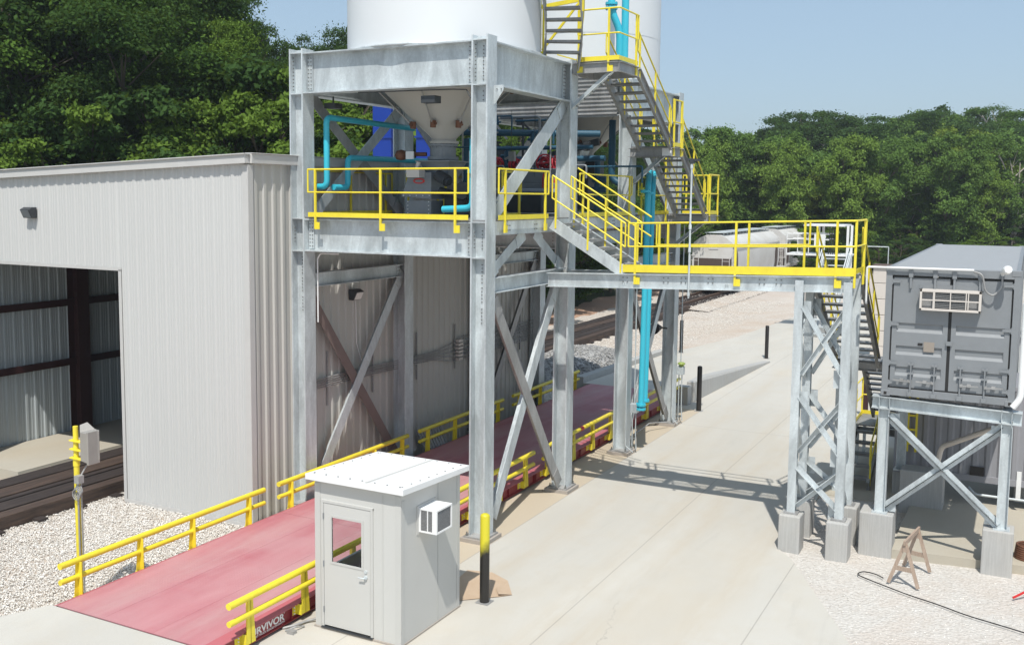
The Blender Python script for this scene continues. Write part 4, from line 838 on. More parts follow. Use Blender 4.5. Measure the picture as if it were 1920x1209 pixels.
def cdoor(x0, x1, side):
    m = MB(); y = CY0+.035; z0, z1 = CZ0+.20, CZ1-.20
    pr = [(z0, 0)]
    for zc_, hh in ((3.90, .17), (4.33, .17), (4.80, .17)): pr += [(zc_-hh/2-.02, 0), (zc_-hh/2+.04, .034), (zc_+hh/2-.03, .034), (zc_+hh/2, 0)]
    pr += [(z1, 0)]; a0, a1 = x0+.09, x1-.09
    m.add([(x_, y+d_, z_) for z_, d_ in pr for x_ in (a0, a1)], [(2*i, 2*i+1, 2*i+3, 2*i+2) for i in range(len(pr)-1)])
    m.box(x0, y, z0, a0, y+.045, z1); m.box(a1, y, z0, x1, y+.045, z1); m.box(a0-.001, y+.036, z0, a1+.001, y+.045, z1)
    o = m.build('door', 'contgrey', t)
    for f in ((.38, .80) if side < 0 else (.20, .62)):
        xb = x0+(x1-x0)*f; m = MB(); m.tube([(xb, y-.045, CZ0+.06), (xb, y-.045, 4.07)], .017, 8)
        for z in (CZ0+.08, 4.05, CZ0+.5): m.box(xb-.05, y-.06, z-.02, xb+.05, y-.001, z+.02)
        m.box(xb-.045, y-.075, CZ0+.04, xb+.045, y-.0, CZ0+.12); m.build('lock_rod', 'contgrey', o)
        m = MB(); s = -1 if side < 0 else 1; m.bar((xb, y-.07, 3.70), (xb+s*.33, y-.075, 3.71), .02, .022); m.box(xb+s*.13, y-.085, 3.685, xb+s*.20, y-.0, 3.735); m.box(min(xb, xb+s*.05), y-.08, 3.675, max(xb, xb+s*.05), y-.001, 3.725); m.build('lock_handle', 'galv_dull', o)
    for z in (CZ0+.28, 4.05, 4.85, 5.72):
        m = MB(); hx = x0-.03 if side < 0 else x1+.03; m.box(hx-.04, y-.03, z-.04, hx+.04, y+.02, z+.04); m.tube([(hx, y-.02, z-.06), (hx, y-.02, z+.06)], .018, 8); m.bar((hx, y-.032, z), (hx+(.16 if side < 0 else -.16), y-.034, z), .008, .05); m.build('hinge', 'contgrey', o)
cxm = (CX0+CX1)/2
cdoor(CX0+.15, cxm-.03, -1); cdoor(cxm+.03, CX1-.15, 1)
b = MB()
for x in (CX0+.135, CX1-.135, cxm): b.box(x-.034, CY0+.05, CZ0+.18, x+.034, CY0+.08, CZ1-.18)
b.box(CX0+.14, CY0+.028, CZ1-.215, CX1-.14, CY0+.04, CZ1-.19); b.box(CX0+.14, CY0+.028, CZ0+.178, CX1-.14, CY0+.04, CZ0+.20); b.build('door_gasket', 'rubber', t)
for x in (CX0+.47, CX0+.92, CX0+1.27, CX0+1.73): b = MB(); b.box(x-.04, CY0-.03, CZ1-.20, x+.04, CY0+.03, CZ1-.03); b.box(x-.02, CY0-.02, CZ1-.42, x+.02, CY0+.034, CZ1-.2); b.build('cam_keeper', 'contgrey', t)
b = MB(); b.box(cxm-.05, CY0-.02, 4.48, cxm+.06, CY0+.03, 4.56); b.build('latch_plate', 'contgrey', t)
b = MB(); b.box(cxm-.46, CY0+.026, 4.32, cxm-.26, CY0+.033, 4.52); b.build('data_plate', 'plate', t); b = MB(); b.box(cxm-.57, CY0+.026, 4.44, cxm-.48, CY0+.033, 4.49); b.build('data_plate', 'black', t)
# wide window / vent unit
a0, a1, w0, w1 = 8.05, 9.16, 5.18, 5.60
v = MB(); v.box(a0, CY0-.16, w1-.05, a1, CY0+.03, w1); v.box(a0, CY0-.16, w0, a1, CY0+.03, w0+.04); v.box(a0, CY0-.16, w0, a0+.04, CY0+.03, w1); v.box(a1-.045, CY0-.16, w0, a1, CY0+.03, w1)
v.box(a0+.04, CY0-.155, (w0+w1)/2-.012, a1-.045, CY0-.135, (w0+w1)/2+.012)
for x in (a0+.25, a0+.27, a0+.56, a0+.84, a0+.88): v.box(x-.010, CY0-.158, w0+.04, x+.010, CY0-.13, w1-.05)
vo = v.build('vent_unit', 'beige', t, .004)
v = MB(); v.box(a0+.04, CY0-.06, w0+.04, a1-.045, CY0-.04, w1-.05)
for k in range(9): z = w0+.06+k*.034; v.box(a0+.28, CY0-.125, z, a0+.83, CY0-.10, z+.012)
v.build('vent_grille', 'ac_grille', vo)
v = MB(); v.box(a0-.03, CY0+.024, w1+.0, a1+.03, CY0+.04, w1+.09); v.build('vent_flashing', 'contgrey', vo)
# lamp and white conduit
l = thing('flood_lamp', (9.5, 3.4, 6.0), 'white bullet flood lamp with grey cable at the top of the raised container', 'lamp')
v = MB(); v.tube([(9.50, 3.46, 5.98), (9.58, 3.20, 6.05)], [.045, .085], 14); v.tube([(9.58, 3.20, 6.05), (9.60, 3.13, 6.07)], [.085, .07], 14); v.tube([(9.50, 3.5, 5.93), (9.5, 3.46, 5.98)], .03, 8); v.build('lamp_head', 'white', l)
v = MB(); v.pipe([(9.0, 3.44, 5.98), (9.15, 3.42, 5.94), (9.22, 3.40, 5.6), (9.36, 3.40, 5.52), (9.50, 3.44, 5.7), (9.5, 3.46, 5.9)], .018, 8, .1); v.build('cable', 'galv_dull', l)
pipething('conduit', 'white conduit along the top front edge of the raised container', [(6.98, 3.9, 5.2), (7.02, 3.5, 5.25), (7.02, 3.44, 6.0), (9.0, 3.42, 6.01)], .022, mat='white', cat='conduit')
pipething('drain_pipe', 'white plastic pipe bundle down the right front edge of the raised container', [(9.93, 3.5, 5.4), (9.93, 3.5, 3.55), (9.80, 3.48, 3.36)], .06, mat='white')
# stand
t = thing('container_stand', (8.6, 3.6, .8), 'galvanised stand with crossed braces carrying the raised container on concrete piers', 'steel stand')
b = MB(); b.ibeam((7.22, 3.62, 3.21), (9.98, 3.62, 3.13), .26, .24, (0, 0, 1), .018, .012); b.box(7.36, 3.50, 3.0, 7.37, 3.74, 3.32); b.box(7.56, 3.5, 3.0, 7.57, 3.74, 3.32); b.box(9.62, 3.5, 2.95, 9.63, 3.74, 3.28); b.box(9.80, 3.5, 2.95, 9.81, 3.74, 3.28); b.build('beam', 'galv', t)
b = MB(); b.ibeam((7.22, 15.5, 3.2), (9.98, 15.5, 3.2), .26, .24); b.ibeam((7.5, 3.75, 3.2), (7.5, 15.4, 3.2), .26, .16); b.ibeam((9.72, 3.75, 3.15), (9.72, 15.4, 3.2), .26, .16); b.build('beam', 'galv_dull', t)
for x, y in ((7.36, 3.52), (9.63, 3.52), (7.36, 7.3), (9.63, 15.4), (7.36, 15.4)):
    b = MB(); b.box(x, y, .90, x+.012, y+.2, 3.08); b.box(x+.19, y, .90, x+.202, y+.2, 3.08); b.box(x+.011, y+.095, .90, x+.191, y+.105, 3.08); b.box(x-.05, y-.05, .87, x+.25, y+.25, .90); b.build('leg', 'galv', t)
pier(t, 7.08, 3.44, 7.74, 4.05, .87); pier(t, 9.40, 3.42, 9.96, 4.0, .88); pier(t, 7.5, 6.9, 8.45, 7.5, 1.0); pier(t, 9.4, 15.2, 9.96, 15.8, .87); pier(t, 7.08, 15.2, 7.74, 15.8, .87)
for p, q in (((7.55, 3.6, 2.92), (9.66, 3.6, .95)), ((9.66, 3.64, 2.92), (7.55, 3.64, .98))):
    b = MB(); b.angle(p, q, .09, (0, 1, 0), .01); b.angle(p, q, .09, (0, 1, 0), .01, -1)
    p = Vector(p); q = Vector(q)
    for f in (.25, .5, .75): c = p.lerp(q, f); b.box(c.x-.07, c.y-.02, c.z-.04, c.x+.07, c.y-.012, c.z+.04)
    b.build('brace', 'galv', t)
b = MB()
for x, z in ((7.56, 2.8), (9.45, 2.75), (9.42, .95), (7.56, .92)): b.box(x, 3.655, z-.02, x+.2, 3.667, z+.18)
b.build('gusset_plate', 'galv', t)
pipething('drain_pipe', 'white waste pipe sloping under the raised container behind its crossed braces', [(9.6, 4.6, 2.75), (8.45, 5.6, 1.95), (8.35, 5.7, 1.35)], .055, mat='beige')
# pad under the container
b = MB(); b.prism([(7.72, 3.5), (9.4, 3.7), (12.5, 4.0), (12.5, 8.0), (7.75, 7.6)], -.2, .15); tag(b.build('equipment_pad', 'conc2'), kind='structure')
b = MB(); b.prism([(5.6, 7.25), (7.45, 7.5), (7.45, 8.0), (12.5, 8.2), (12.5, 14), (5.6, 13)], -.2, .03); tag(b.build('yard_slab', 'conc2'), kind='structure')
# lower container
t = thing('lower_container', (12, 9, .6), 'grey ribbed shipping container standing low in the shade behind the stand', 'shipping container')
LX0, LX1, LY0, LY1, LZ0, LZ1 = 7.22, 19.4, 8.1, 10.54, .62, 3.0
b = MB(); b.corr((LX0+.1, LY0), (LX1-.1, LY0), LZ0+.16, LZ1-.1, (0, 1), .28, .036, .3); b.corr((LX0, LY1-.1), (LX0, LY0+.1), LZ0+.16, LZ1-.1, (1, 0), .28, .036, .3); b.build('side_wall', 'contlight', t)
b = MB(); b.box(LX0+.02, LY0+.02, LZ1-.05, LX1, LY1, LZ1-.02); b.build('roof', 'contlight', t)
b = MB(); b.box(LX0, LY0-.01, LZ0, LX1, LY0+.10, LZ0+.16); b.box(LX0, LY0-.01, LZ1-.1, LX1, LY0+.1, LZ1-.0); b.box(LX0, LY0-.012, LZ0, LX0+.16, LY0+.16, LZ1); b.box(LX0, LY1-.16, LZ0, LX0+.16, LY1, LZ1); b.box(LX0-.0, LY0, LZ0, LX0+.1, LY1, LZ0+.16); b.build('frame', 'contlight', t, .006)
b = MB(); b.box(8.95, LY0-.03, .66+.12, 9.25, LY0-.011, 1.0); b.build('vent', 'black', t)
b = MB(); b.box(9.95, LY0-.02, .3, 10.05, LY0+.0, 1.0); b.build('service_panel', 'white', t)
pipething('floor_pipe', 'bright horizontal pipe under the edge of the lower container', [(8.95, 7.9, .52), (9.1, 7.7, .42), (12.5, 7.7, .42)], .03, mat='galv', cat='pipe')
t = thing('container_pier', (8, 8.4, 0), 'dark concrete bearer under the left end of the lower container', 'pier')
b = MB(); b.box(7.2, 8.2, 0, 7.7, 10.4, .6); b.box(9.9, 8.9, 0, 10.4, 10.4, .6); b.build('block', 'conc', t, .02)
t = thing('inspection_ladder', (7.0, 8.3, .3), 'short yellow ladder just left of the lower container corner', 'ladder')
b = MB()
for x in (6.98, 7.17): b.bar((x+.55, 8.0, 1.2), (x+.55, 8.0, 2.9), .05, .05)
for z in (1.4, 1.75, 2.1, 2.45, 2.8): b.bar((7.53, 8.0, z), (7.72, 8.0, z), .03, .05)
b.build('frame', 'yellow', t)
# white block wall far behind the container
t = thing('panel_stack', (4.5, 30, 0), 'tall stack of pale rectangular wall panels standing behind the raised container', 'panel stack')
for k in range(6):
    b = MB(); z = k*.72
    for j in range(3): b.box(3.75+j*1.62, 30.0, z+.0, 3.75+j*1.62+1.6, 30.9, z+.70)
    b.build('panel', 'beige', t, .02)
b = MB(); b.box(3.7, 29.9, 4.32, 8.7, 31.0, 4.42); b.build('top_beam', 'rail', t)
# ================================================================ SHED
bd = thing('metal_shed', (-9, 6, 0), 'long metal-clad shed with big open doorway over the railway track', 'shed')
SX0, SX1, SY0, SY1 = -15.6, -5.22, -1.37, 13.95
DX0, DX1, DZ = -14.7, -9.25, 5.55
ztop = lambda x: 8.10+(x-SX1)*.0385
b = MB()
b.corr((DX1, SY0), (SX1, SY0), -.12, 8, (0, -1), .305, .022, .62, zt=lambda u: ztop(DX1+(SX1-DX1)*u), minor=.008)
b.corr((DX0, SY0), (DX1, SY0), DZ, 8, (0, -1), .305, .022, .62, zt=lambda u: ztop(DX0+(DX1-DX0)*u), minor=.008)
b.corr((SX0, SY0), (DX0, SY0), -.12, 8, (0, -1), .305, .022, .62, zt=lambda u: ztop(SX0+(DX0-SX0)*u), minor=.008)
b.build('front_wall', 'wall', bd)
b = MB(); b.corr((SX1, SY0), (SX1, SY1), -.12, 8.10, (1, 0), .305, .036, .55); b.build('side_wall', 'wallside', bd)
b = MB(); b.corr((SX0+.15, SY1), (SX0+.15, SY0+.1), -.12, 7.72, (1, 0), .305, .03, .6, minor=.006); b.build('inner_wall', 'wallin', bd)
b = MB(); b.corr((SX1-.06, SY1), (SX1-.06, SY0+.1), -.12, 8.0, (-1, 0), .305, .03, .6); b.build('inner_wall', 'wallin', bd)
b = MB(); b.corr((SX1, SY1), (DX1+.6, SY1), -.12, 8.05, (0, 1), .305, .03, .6); b.corr((DX1+.6, SY1), (DX0, SY1), DZ, 7.8, (0, 1), .305, .03, .6); b.corr((DX0, SY1), (SX0, SY1), -.12, 7.75, (0, 1), .305, .03, .6); b.build('rear_wall', 'wallin', bd)
b = MB(); b.add([(SX0-.1, SY0-.1, ztop(SX0)+.12), (SX1+.1, SY0-.1, ztop(SX1)+.12), (SX1+.1, SY1+.1, ztop(SX1)+.12), (SX0-.1, SY1+.1, ztop(SX0)+.12)], [(0, 1, 2, 3)])
b.add([(SX0+.1, SY0+.05, ztop(SX0)-.02), (SX1-.05, SY0+.05, ztop(SX1)-.02), (SX1-.05, SY1-.05, ztop(SX1)-.02), (SX0+.1, SY1-.05, ztop(SX0)-.02)], [(3, 2, 1, 0)]); b.build('roof', 'wallside', bd)
b = MB(); q0 = Vector((SX0-.05, SY0-.075, ztop(SX0)+.055)); q1 = Vector((SX1+.06, SY0-.075, ztop(SX1)+.055))
b.bar(q0, q1, .15, .21); b.bar(q0+Vector((0, -.02, .10)), q1+Vector((.02, -.02, .10)), .20, .025)
b.box(SX1-.04, SY0+.003, 8.05, SX1+.13, SY1+.1, 8.26); b.box(SX1-.06, SY0, 8.262, SX1+.16, SY1+.1, 8.28); b.build('eave_trim', 'walltrim', bd, .006)
b = MB(); b.box(SX1-.10, SY0-.045, -.12, SX1+.052, SY0-.026, 8.02); b.box(SX1+.0365, SY0-.04, -.12, SX1+.056, SY0+.12, 8.02); b.box(DX1-.02, SY0-.034, -.12, DX1+.07, SY0-.024, DZ+.0); b.box(DX0, SY0-.034, DZ-.02, DX1+.07, SY0-.024, DZ+.06); b.box(DX1-.03, SY0-.03, -.12, DX1-.005, SY0+.35, DZ); b.box(SX1+.001, SY1-.1, -.1, SX1+.06, SY1+.03, 8.02); b.box(DX1, SY0-.035, -.14, SX1+.05, SY0-.0225, -.05); b.build('corner_trim', 'walltrim', bd)
for y0_, x_ in ((2.0, SX0+.25), (9.5, SX0+.25)):
    b = MB(); b.ibeam((x_+.2, y0_+.25, 0), (x_+.2, y0_+.25, 7.6), .45, .42, (1, 0, 0), .02, .015); b.build('column', 'darkred', bd)
for z in (4.12, 2.33, 6.3):
    b = MB(); b.bar((SX0+.28, SY0+.1, z), (SX0+.28, SY1-.1, z), .08, .2); b.build('girt', 'darkred', bd)
    b = MB(); b.bar((SX1-.2, SY0+.1, z), (SX1-.2, SY1-.1, z), .08, .2); b.build('girt', 'darkred', bd)
for y in (2.25, 9.7): b = MB(); b.ibeam((SX0+.3, y, 7.35), (SX1-.2, y, 7.6), .5, .2); b.build('rafter', 'darkred', bd)
for y in (0, 4, 6, 8, 11.5, 13): b = MB(); b.bar((SX0+.3, y, 7.6), (SX1-.2, y, 7.9), .1, .2); b.build('purlin', 'darkred', bd)
b = MB(); b.box(SX1-.55, 1.9, 0, SX1-.15, 2.3, 7.7); b.box(DX1-.0, SY0+.04, 0, DX1+.25, SY0+.35, 7.6); b.build('column', 'darkred', bd)
b = MB(); b.tube([(SX1+.12, SY1-.35, 8.0), (SX1+.12, SY1-.35, .2)], .07, 8); b.build('downspout', 'galv', bd)
b = MB(); b.prism([(-12.75, -1.75), (-12.75, 13.8), (SX0+.2, 13.8), (SX0+.2, -1.75)], -.2, .2); b.cur = 1; b.box(-12.745, -1.78, .0, -12.68, 13.8, .10); b.build('floor_slab', ['conc2', 'white'], bd)
# pallets inside
t = thing('wire_crate', (-14.4, 3.4, .2), 'dim grey stackable wire crate just inside the shed beyond the brown column', 'crate')
b = MB()
for z in (.25, .75, 1.0): b.box(-15.0, 3.7, z, -13.9, 3.75, z+.1); b.box(-15.0, 4.6, z, -13.9, 4.65, z+.1); b.box(-13.95, 3.7, z, -13.9, 4.65, z+.1)
for y in (3.7, 4.15, 4.6): b.bar((-13.92, y, .2), (-13.92, y+.12, .9), .04, .1)
b.build('frame', 'grey', t)
b = MB()
for k in range(8): b.box(-13.92, 3.75+k*.12, 1.1, -13.91, 3.76+k*.12, 1.7)
for z in (1.2, 1.4, 1.6, 1.7): b.box(-13.925, 3.75, z, -13.905, 4.6, z+.012)
b.build('mesh_side', 'grey', t)
# wall lights
def wall_light(p, n, lab, lens):
    t = thing('wall_light', p, lab, 'wall light', 'wall pack lights'); p = Vector(p); n = Vector(n); s = n.cross(Vector((0, 0, 1))); up = Vector((0, 0, 1)); w = .17
    prof = [(0, .14), (.13, .14), (.24, .08), (.14, -.13), (0, -.13)]
    b = MB(); vs = [p+n*a+up*c+s*(e*w) for e in (-1, 1) for a, c in prof]; b.add(vs, [(4, 3, 2, 1, 0), (5, 6, 7, 8, 9)]+[(i, (i+1) % 5, 5+(i+1) % 5, 5+i) for i in range(5)]); b.build('housing', 'dark', t, .01)
    b = MB(); q = [p+n*(.232+.006)+up*.065+s*(-w+.03), p+n*(.238)+up*.065+s*(w-.03), p+n*(.15)+up*(-.115)+s*(w-.03), p+n*(.15)+up*(-.115)+s*(-w+.03)]; b.plate(q, (n-up*.4), .006); b.build('lens', lens, t)
wall_light((-12.3, SY0-.025, 6.87), (0, -1, 0), 'dark wall pack light above the shed doorway', 'grey')
wall_light((SX1+.04, 2.44, 4.86), (1, 0, 0), 'dark wall pack light with pale lens on the shaded shed side wall', 'glow')
b = MB(); b.pipe([(SX1+.05, 2.55, 4.7), (SX1+.05, 2.58, 3.6), (SX1+.05, 2.75, 3.2), (SX1+.05, 2.9, 2.95)], .012, 6); o = b.build('conduit', 'white'); tag(o, 'thin pale cable dropping from the side wall light to the conduit bundle', 'cable')
# conduits on side wall
t = thing('conduit_bundle', (SX1+.08, 6, 2.8), 'long bundle of parallel grey conduits strapped along the shaded shed wall', 'conduit')
for k in range(5):
    b = MB(); dz = (k-2)*.055; b.pipe([(SX1+.09, .55, 2.80+dz), (SX1+.09, 2.5, 2.80+dz), (SX1+.09, 6.3, 2.76+dz), (SX1+.09, 7.4, 2.72+dz*2.5), (SX1+.09, 13.6, 2.76+dz*2.5)], .018, 6, .2); b.build('conduit', 'galv_dull', t)
for k in range(5): b = MB(); dz = (k-2)*.14+.07; b.pipe([(SX1+.09, 7.7, 2.76+dz), (SX1+.09, 13.6, 2.76+dz)], .018, 6); b.build('conduit', 'galv_dull', t)
for y in (1.34, 3.3, 5.45, 7.6, 9.9, 12.): b = MB(); b.box(SX1+.04, y-.025, 2.2, SX1+.075, y+.025, 3.55); b.build('strut_channel', 'galv_dull', t)
b = MB()
for k in range(6): b.box(SX1+.08, 7.6, 2.45+k*.11, SX1+.2, 7.85, 2.52+k*.11)
b.build('conduit_body', 'beige', t)
for z in (5.6, 4.45, 2.25): 
    pass
t = thing('steel_offcuts', (-4.7, 4.8, 0), 'bundle of leaning galvanised channel offcuts against the shed wall beside the scale', 'steel offcuts')
for k in range(4): b = MB(); b.chan((-4.75-k*.05, 4.72+k*.1, .35), (-5.02, 4.62+k*.09, 1.55-.05*k), .12, .05, (0, 1, 0)); b.build('channel', 'galv_dull', t)
for k in range(9): b = MB(); b.bar((-4.58, 5.2+k*.14, .05), (-4.85, 5.05+k*.14, .78), .03, .09, (0, 1, 0)); b.build('channel', 'galv_dull', t)
# ================================================================ TRUCK SCALE
sc = thing('truck_scale', (-2.75, 4.7, 0), 'long red steel truck scale with yellow pipe guard rails running under the silos', 'truck scale')
X0, X1, Y0, Y1, ZD = -4.52, -.96, -7.2, 16.55, .35
yb = [Y0, -1.35, 4.5, 10.4, Y1]
for a, c in zip(yb[:-1], yb[1:]):
    b = MB(); b.box(X0+.12, a+.006, ZD-.02, X1-.16, c-.006, ZD); 
    for x in (X0+1.2, X0+2.35): b.box(x-.006, a+.02, ZD-.0005, x+.006, c-.02, ZD+.003)
    o = b.build('deck_plate', 'deck', sc)
    b = MB(); b.add([(X1-.16, a+.006, ZD), (X1+.02, a+.006, ZD-.045), (X1+.02, c-.006, ZD-.045), (X1-.16, c-.006, ZD)], [(0, 1, 2, 3)]); b.add([(X1+.02, a, ZD-.045), (X1+.02, a, ZD-.06), (X1+.02, c, ZD-.06), (X1+.02, c, ZD-.045)], [(0, 1, 2, 3)])
    b.build('edge_flange', 'redlight', sc); b = MB(); b.add([(X0+.12, c-.006, ZD), (X0-.02, c-.006, ZD-.045), (X0-.02, a+.006, ZD-.045), (X0+.12, a+.006, ZD)], [(0, 1, 2, 3)]); b.build('edge_flange', 'redlight', sc)
    for x, s in ((X1-.03, 1), (X0+.03, -1)):
        b = MB()
        b.box(x-.01, a+.01, .07, x+.01, c-.01, ZD-.05); b.box(x-.1, a+.01, .06, x+.055*1, c-.01, .075) if s > 0 else b.box(x-.055, a+.01, .06, x+.1, c-.01, .075)
        n = 4
        for k in range(n+1):
            yy = a+.05+(c-a-.1)*k/n
            if -6.4 < yy < -5.25: yy = -5.2
            b.box(x+(.01 if s > 0 else -.05), yy-.006, .075, x+(.05 if s > 0 else -.01), yy+.006, ZD-.06)
        b.build('side_beam', 'red', sc)
b = MB(); b.box(X0+.3, Y0+.1, .1, X1-.3, Y1-.1, .2); b.build('under_frame', 'darkred', sc)
def guard(y0, y1, right, posts):
    x = -.86 if right else -4.60
    zt, zm = (.92, .63)
    b = MB(); g = b.tube([(x, y0, zt), (x, y1, zt)], .057, 12); b.tube([(x, y0, zm), (x, y1, zm)], .050, 12)
    o = b.build('guard_rail', 'yellow', sc)
    for yy in posts:
        s = 1 if right else -1; k = MB(); k.add([(x-.01*s, yy-.05, zt), (x-.01*s, yy+.05, zt), (x-.01*s, yy+.11, .13), (x-.01*s, yy-.11, .13), (x+.0, yy-.05, zt), (x+.0, yy+.05, zt), (x+.0, yy+.11, .13), (x, yy-.11, .13)], [(0, 1, 2, 3), (7, 6, 5, 4), (0, 4, 5, 1), (1, 5, 6, 2), (2, 6, 7, 3), (3, 7, 4, 0)])
        k.bar((x-.05*s, yy, .13), (x-.05*s, yy, zt-.02), .012, .10, (1, 0, 0)); k.box(min(x, x-.12*s), yy-.12, .12, max(x, x-.12*s), yy-.105, .30); k.box(x-.12*s-.004, yy-.26, .12, x-.12*s+.004, yy+.1, .30); k.cur = 1
        if right: bolts(k, (x-.10, yy-.20, .21), (0, 1, 0), (0, 0, 1), 1, 3, .1, .055, .011, (1, 0, 0))
        k.build('rail_post', ['yellow', 'white'], o)
for a, c, ps in ((-6.98, -1.68, (-6.6, -5.2, -3.85, -2.2)), (-1.2, 4.12, (-.8, .8, 2.5, 3.8)), (4.72, 9.7, (5.1, 6.6, 8.1, 9.3)), (10.4, 15.8, (10.8, 12.4, 14.0, 15.4))): guard(a, c, False, ps)
for a, c, ps in ((-6.84, -1.3, (-6.33, -4.93, -3.5, -1.9)), (-.9, 4.2, (-.4, 1.0, 2.4, 3.8)), (4.76, 10.2, (5.1, 6.8, 8.2, 9.6)), (10.6, 16.2, (11.2, 12.85, 14.4, 15.8))): guard(a, c, True, ps)
M['tape'] = M['redpaint']
b = MB(); b.tube([(-.86, 7.15, .92), (-.86, 7.35, .92)], .066, 12); b.build('red_tape', 'redpaint', sc)
# lettering on scale side
def text(s, loc, size, par, mat, rot, ext=.001, off=.0, sx=1., shear=0.):
    cu = bpy.data.curves.new('lettering', 'FONT'); cu.body = s; cu.size = size; cu.extrude = ext; cu.offset = off; cu.shear = shear
    tmp = bpy.data.objects.new('tmp', cu); COL.objects.link(tmp); dg = bpy.context.evaluated_depsgraph_get(); me = bpy.data.meshes.new_from_object(tmp.evaluated_get(dg))
    bpy.data.objects.remove(tmp); me.materials.clear(); me.materials.append(M[mat]); o = bpy.data.objects.new('lettering', me); COL.objects.link(o)
    for p in me.polygons: p.material_index = 0
    o.parent = par; of = Vector(par['_o']); o.location = Vector(loc)-of; o.rotation_euler = rot; xs_ = [v.co.x for v in me.vertices]; o.scale = (sx/(max(xs_)-min(xs_)), 1, 1); return o
rr = (R(90), 0, R(90))
text('RICE LAKE', (X1-.018, -6.27, .272), .052, sc, 'white', rr, off=.0014, sx=.42)
text('SURVIVOR', (X1-.018, -6.30, .142), .165, sc, 'white', rr, off=.0048, sx=.94)
text('\u00ae', (X1-.018, -5.375, .245), .03, sc, 'white', rr, sx=.025)
text('TOUGHEST TRUCK SCALES ON EARTH', (X1-.018, -6.30, .093), .046, sc, 'white', rr, off=.0012, sx=.94)
# ================================================================ GUARD BOOTH
KX0, KX1, KY0, KY1 = -.54, 1.2, -5.05, -3.15
bt = thing('guard_booth', (.33, -4.1, 0), 'small grey panelled control booth with white roof standing beside the scale', 'booth')
b = MB(); zf, zb = 2.55, 2.46
DXa, DXb, DZt = -.40, .66, 2.26
WX0, WX1, WZ0, WZ1 = -.19, .44, 1.20, 1.99
def slabwall(b, p0, p1, t_, z0, z1a, z1b): 
    p0 = Vector((*p0, 0)); p1 = Vector((*p1, 0)); n = (p1-p0).normalized().cross(Vector((0, 0, 1)))*t_
    b.add([p0+Vector((0, 0, z0)), p1+Vector((0, 0, z0)), p1+Vector((0, 0, z1b)), p0+Vector((0, 0, z1a)), p0-n+Vector((0, 0, z0)), p1-n+Vector((0, 0, z0)), p1-n+Vector((0, 0, z1b)), p0-n+Vector((0, 0, z1a))], [(0, 1, 2, 3), (7, 6, 5, 4), (0, 4, 5, 1), (1, 5, 6, 2), (2, 6, 7, 3), (3, 7, 4, 0)])
slabwall(b, (KX0, KY0), (DXa, KY0), .06, .03, zf, zf); slabwall(b, (DXb, KY0), (KX1, KY0), .06, .03, zf, zf); slabwall(b, (DXa, KY0), (DXb, KY0), .06, DZt, zf, zf)
# right wall, back wall with a window, left wall with a window
slabwall(b, (KX1, KY0+.06), (KX1, KY1), .06, .03, zf, zb)
slabwall(b, (KX1-.06, KY1), (KX0+.06, KY1), .06, .03, 1.0, 1.0); slabwall(b, (KX1-.06, KY1), (KX0+.06, KY1), .06, 2.0, zb, zb); slabwall(b, (KX1-.06, KY1), (.95, KY1), .06, 1.0, 2., 2.); slabwall(b, (-.3, KY1), (KX0+.06, KY1), .06, 1.0, 2., 2.)
slabwall(b, (KX0, KY1), (KX0, KY0+.06), .06, .03, .95, .95); slabwall(b, (KX0, KY1), (KX0, KY0+.06), .06, 2.05, zb, zf); slabwall(b, (KX0, KY1), (KX0, KY1-.3), .06, .95, 2.05, 2.05); slabwall(b, (KX0, KY0+.36), (KX0, KY0+.06), .06, .95, 2.05, 2.05)
b.build('wall', 'booth', bt)
b = MB()
for x in (KX0-.004, KX1-.11): b.box(x, KY0-.008, .03, x+.114, KY0-.002, zf-.02)
b.box(DXb+.17, KY0-.006, .03, DXb+.19, KY0-.002, zf-.05)
for y in (KY0+.001, KY1-.10): b.box(KX1+.002, y, .03, KX1+.008, y+.10, zf-.1)
b.box(KX1+.002, KY0+1.15, .03, KX1+.006, KY0+1.17, zf-.08); b.build('corner_trim', 'boothtrim', bt)
b = MB(); b.box(KX0-.02, KY0-.03, 0, KX1+.02, KY1+.02, .03); b.build('skid_base', 'grout', bt)
b = MB(); b.box(DXa, KY0-.05, .03, DXb, KY0-.0, .045); b.build('threshold', 'dark', bt)
# roof
b = MB(); ro = [(KX0-.10, KY0-.14, 2.60), (KX1+.13, KY0-.14, 2.60), (KX1+.13, KY1+.12, 2.50), (KX0-.10, KY1+.12, 2.50)]
b.add(ro+[(x, y, z+.10) for x, y, z in ro], [(3, 2, 1, 0), (4, 5, 6, 7), (0, 1, 5, 4), (1, 2, 6, 5), (2, 3, 7, 6), (3, 0, 4, 7)]); b.build('roof', 'white', bt, .006)
b = MB()
for k in range(8):
    f = (k+.5)/8
    for e0, e1, inset in ((ro[0], ro[1], (0, .1)), (ro[1], ro[2], (-.1, 0)), (ro[2], ro[3], (0, -.1)), (ro[3], ro[0], (.1, 0))): p = Vector(e0).lerp(Vector(e1), f)+Vector((*inset, .10)); b.tube([p, p+Vector((0, 0, .012))], .015, 6)
b.build('roof_screw', 'galv_dull', bt)
b = MB(); b.add([(.55, KY0-.10, 2.7025), (.60, KY0-.10, 2.7025), (.60, KY1+.08, 2.602), (.55, KY1+.08, 2.602)], [(0, 1, 2, 3)]); b.build('roof_seam', 'booth', bt)
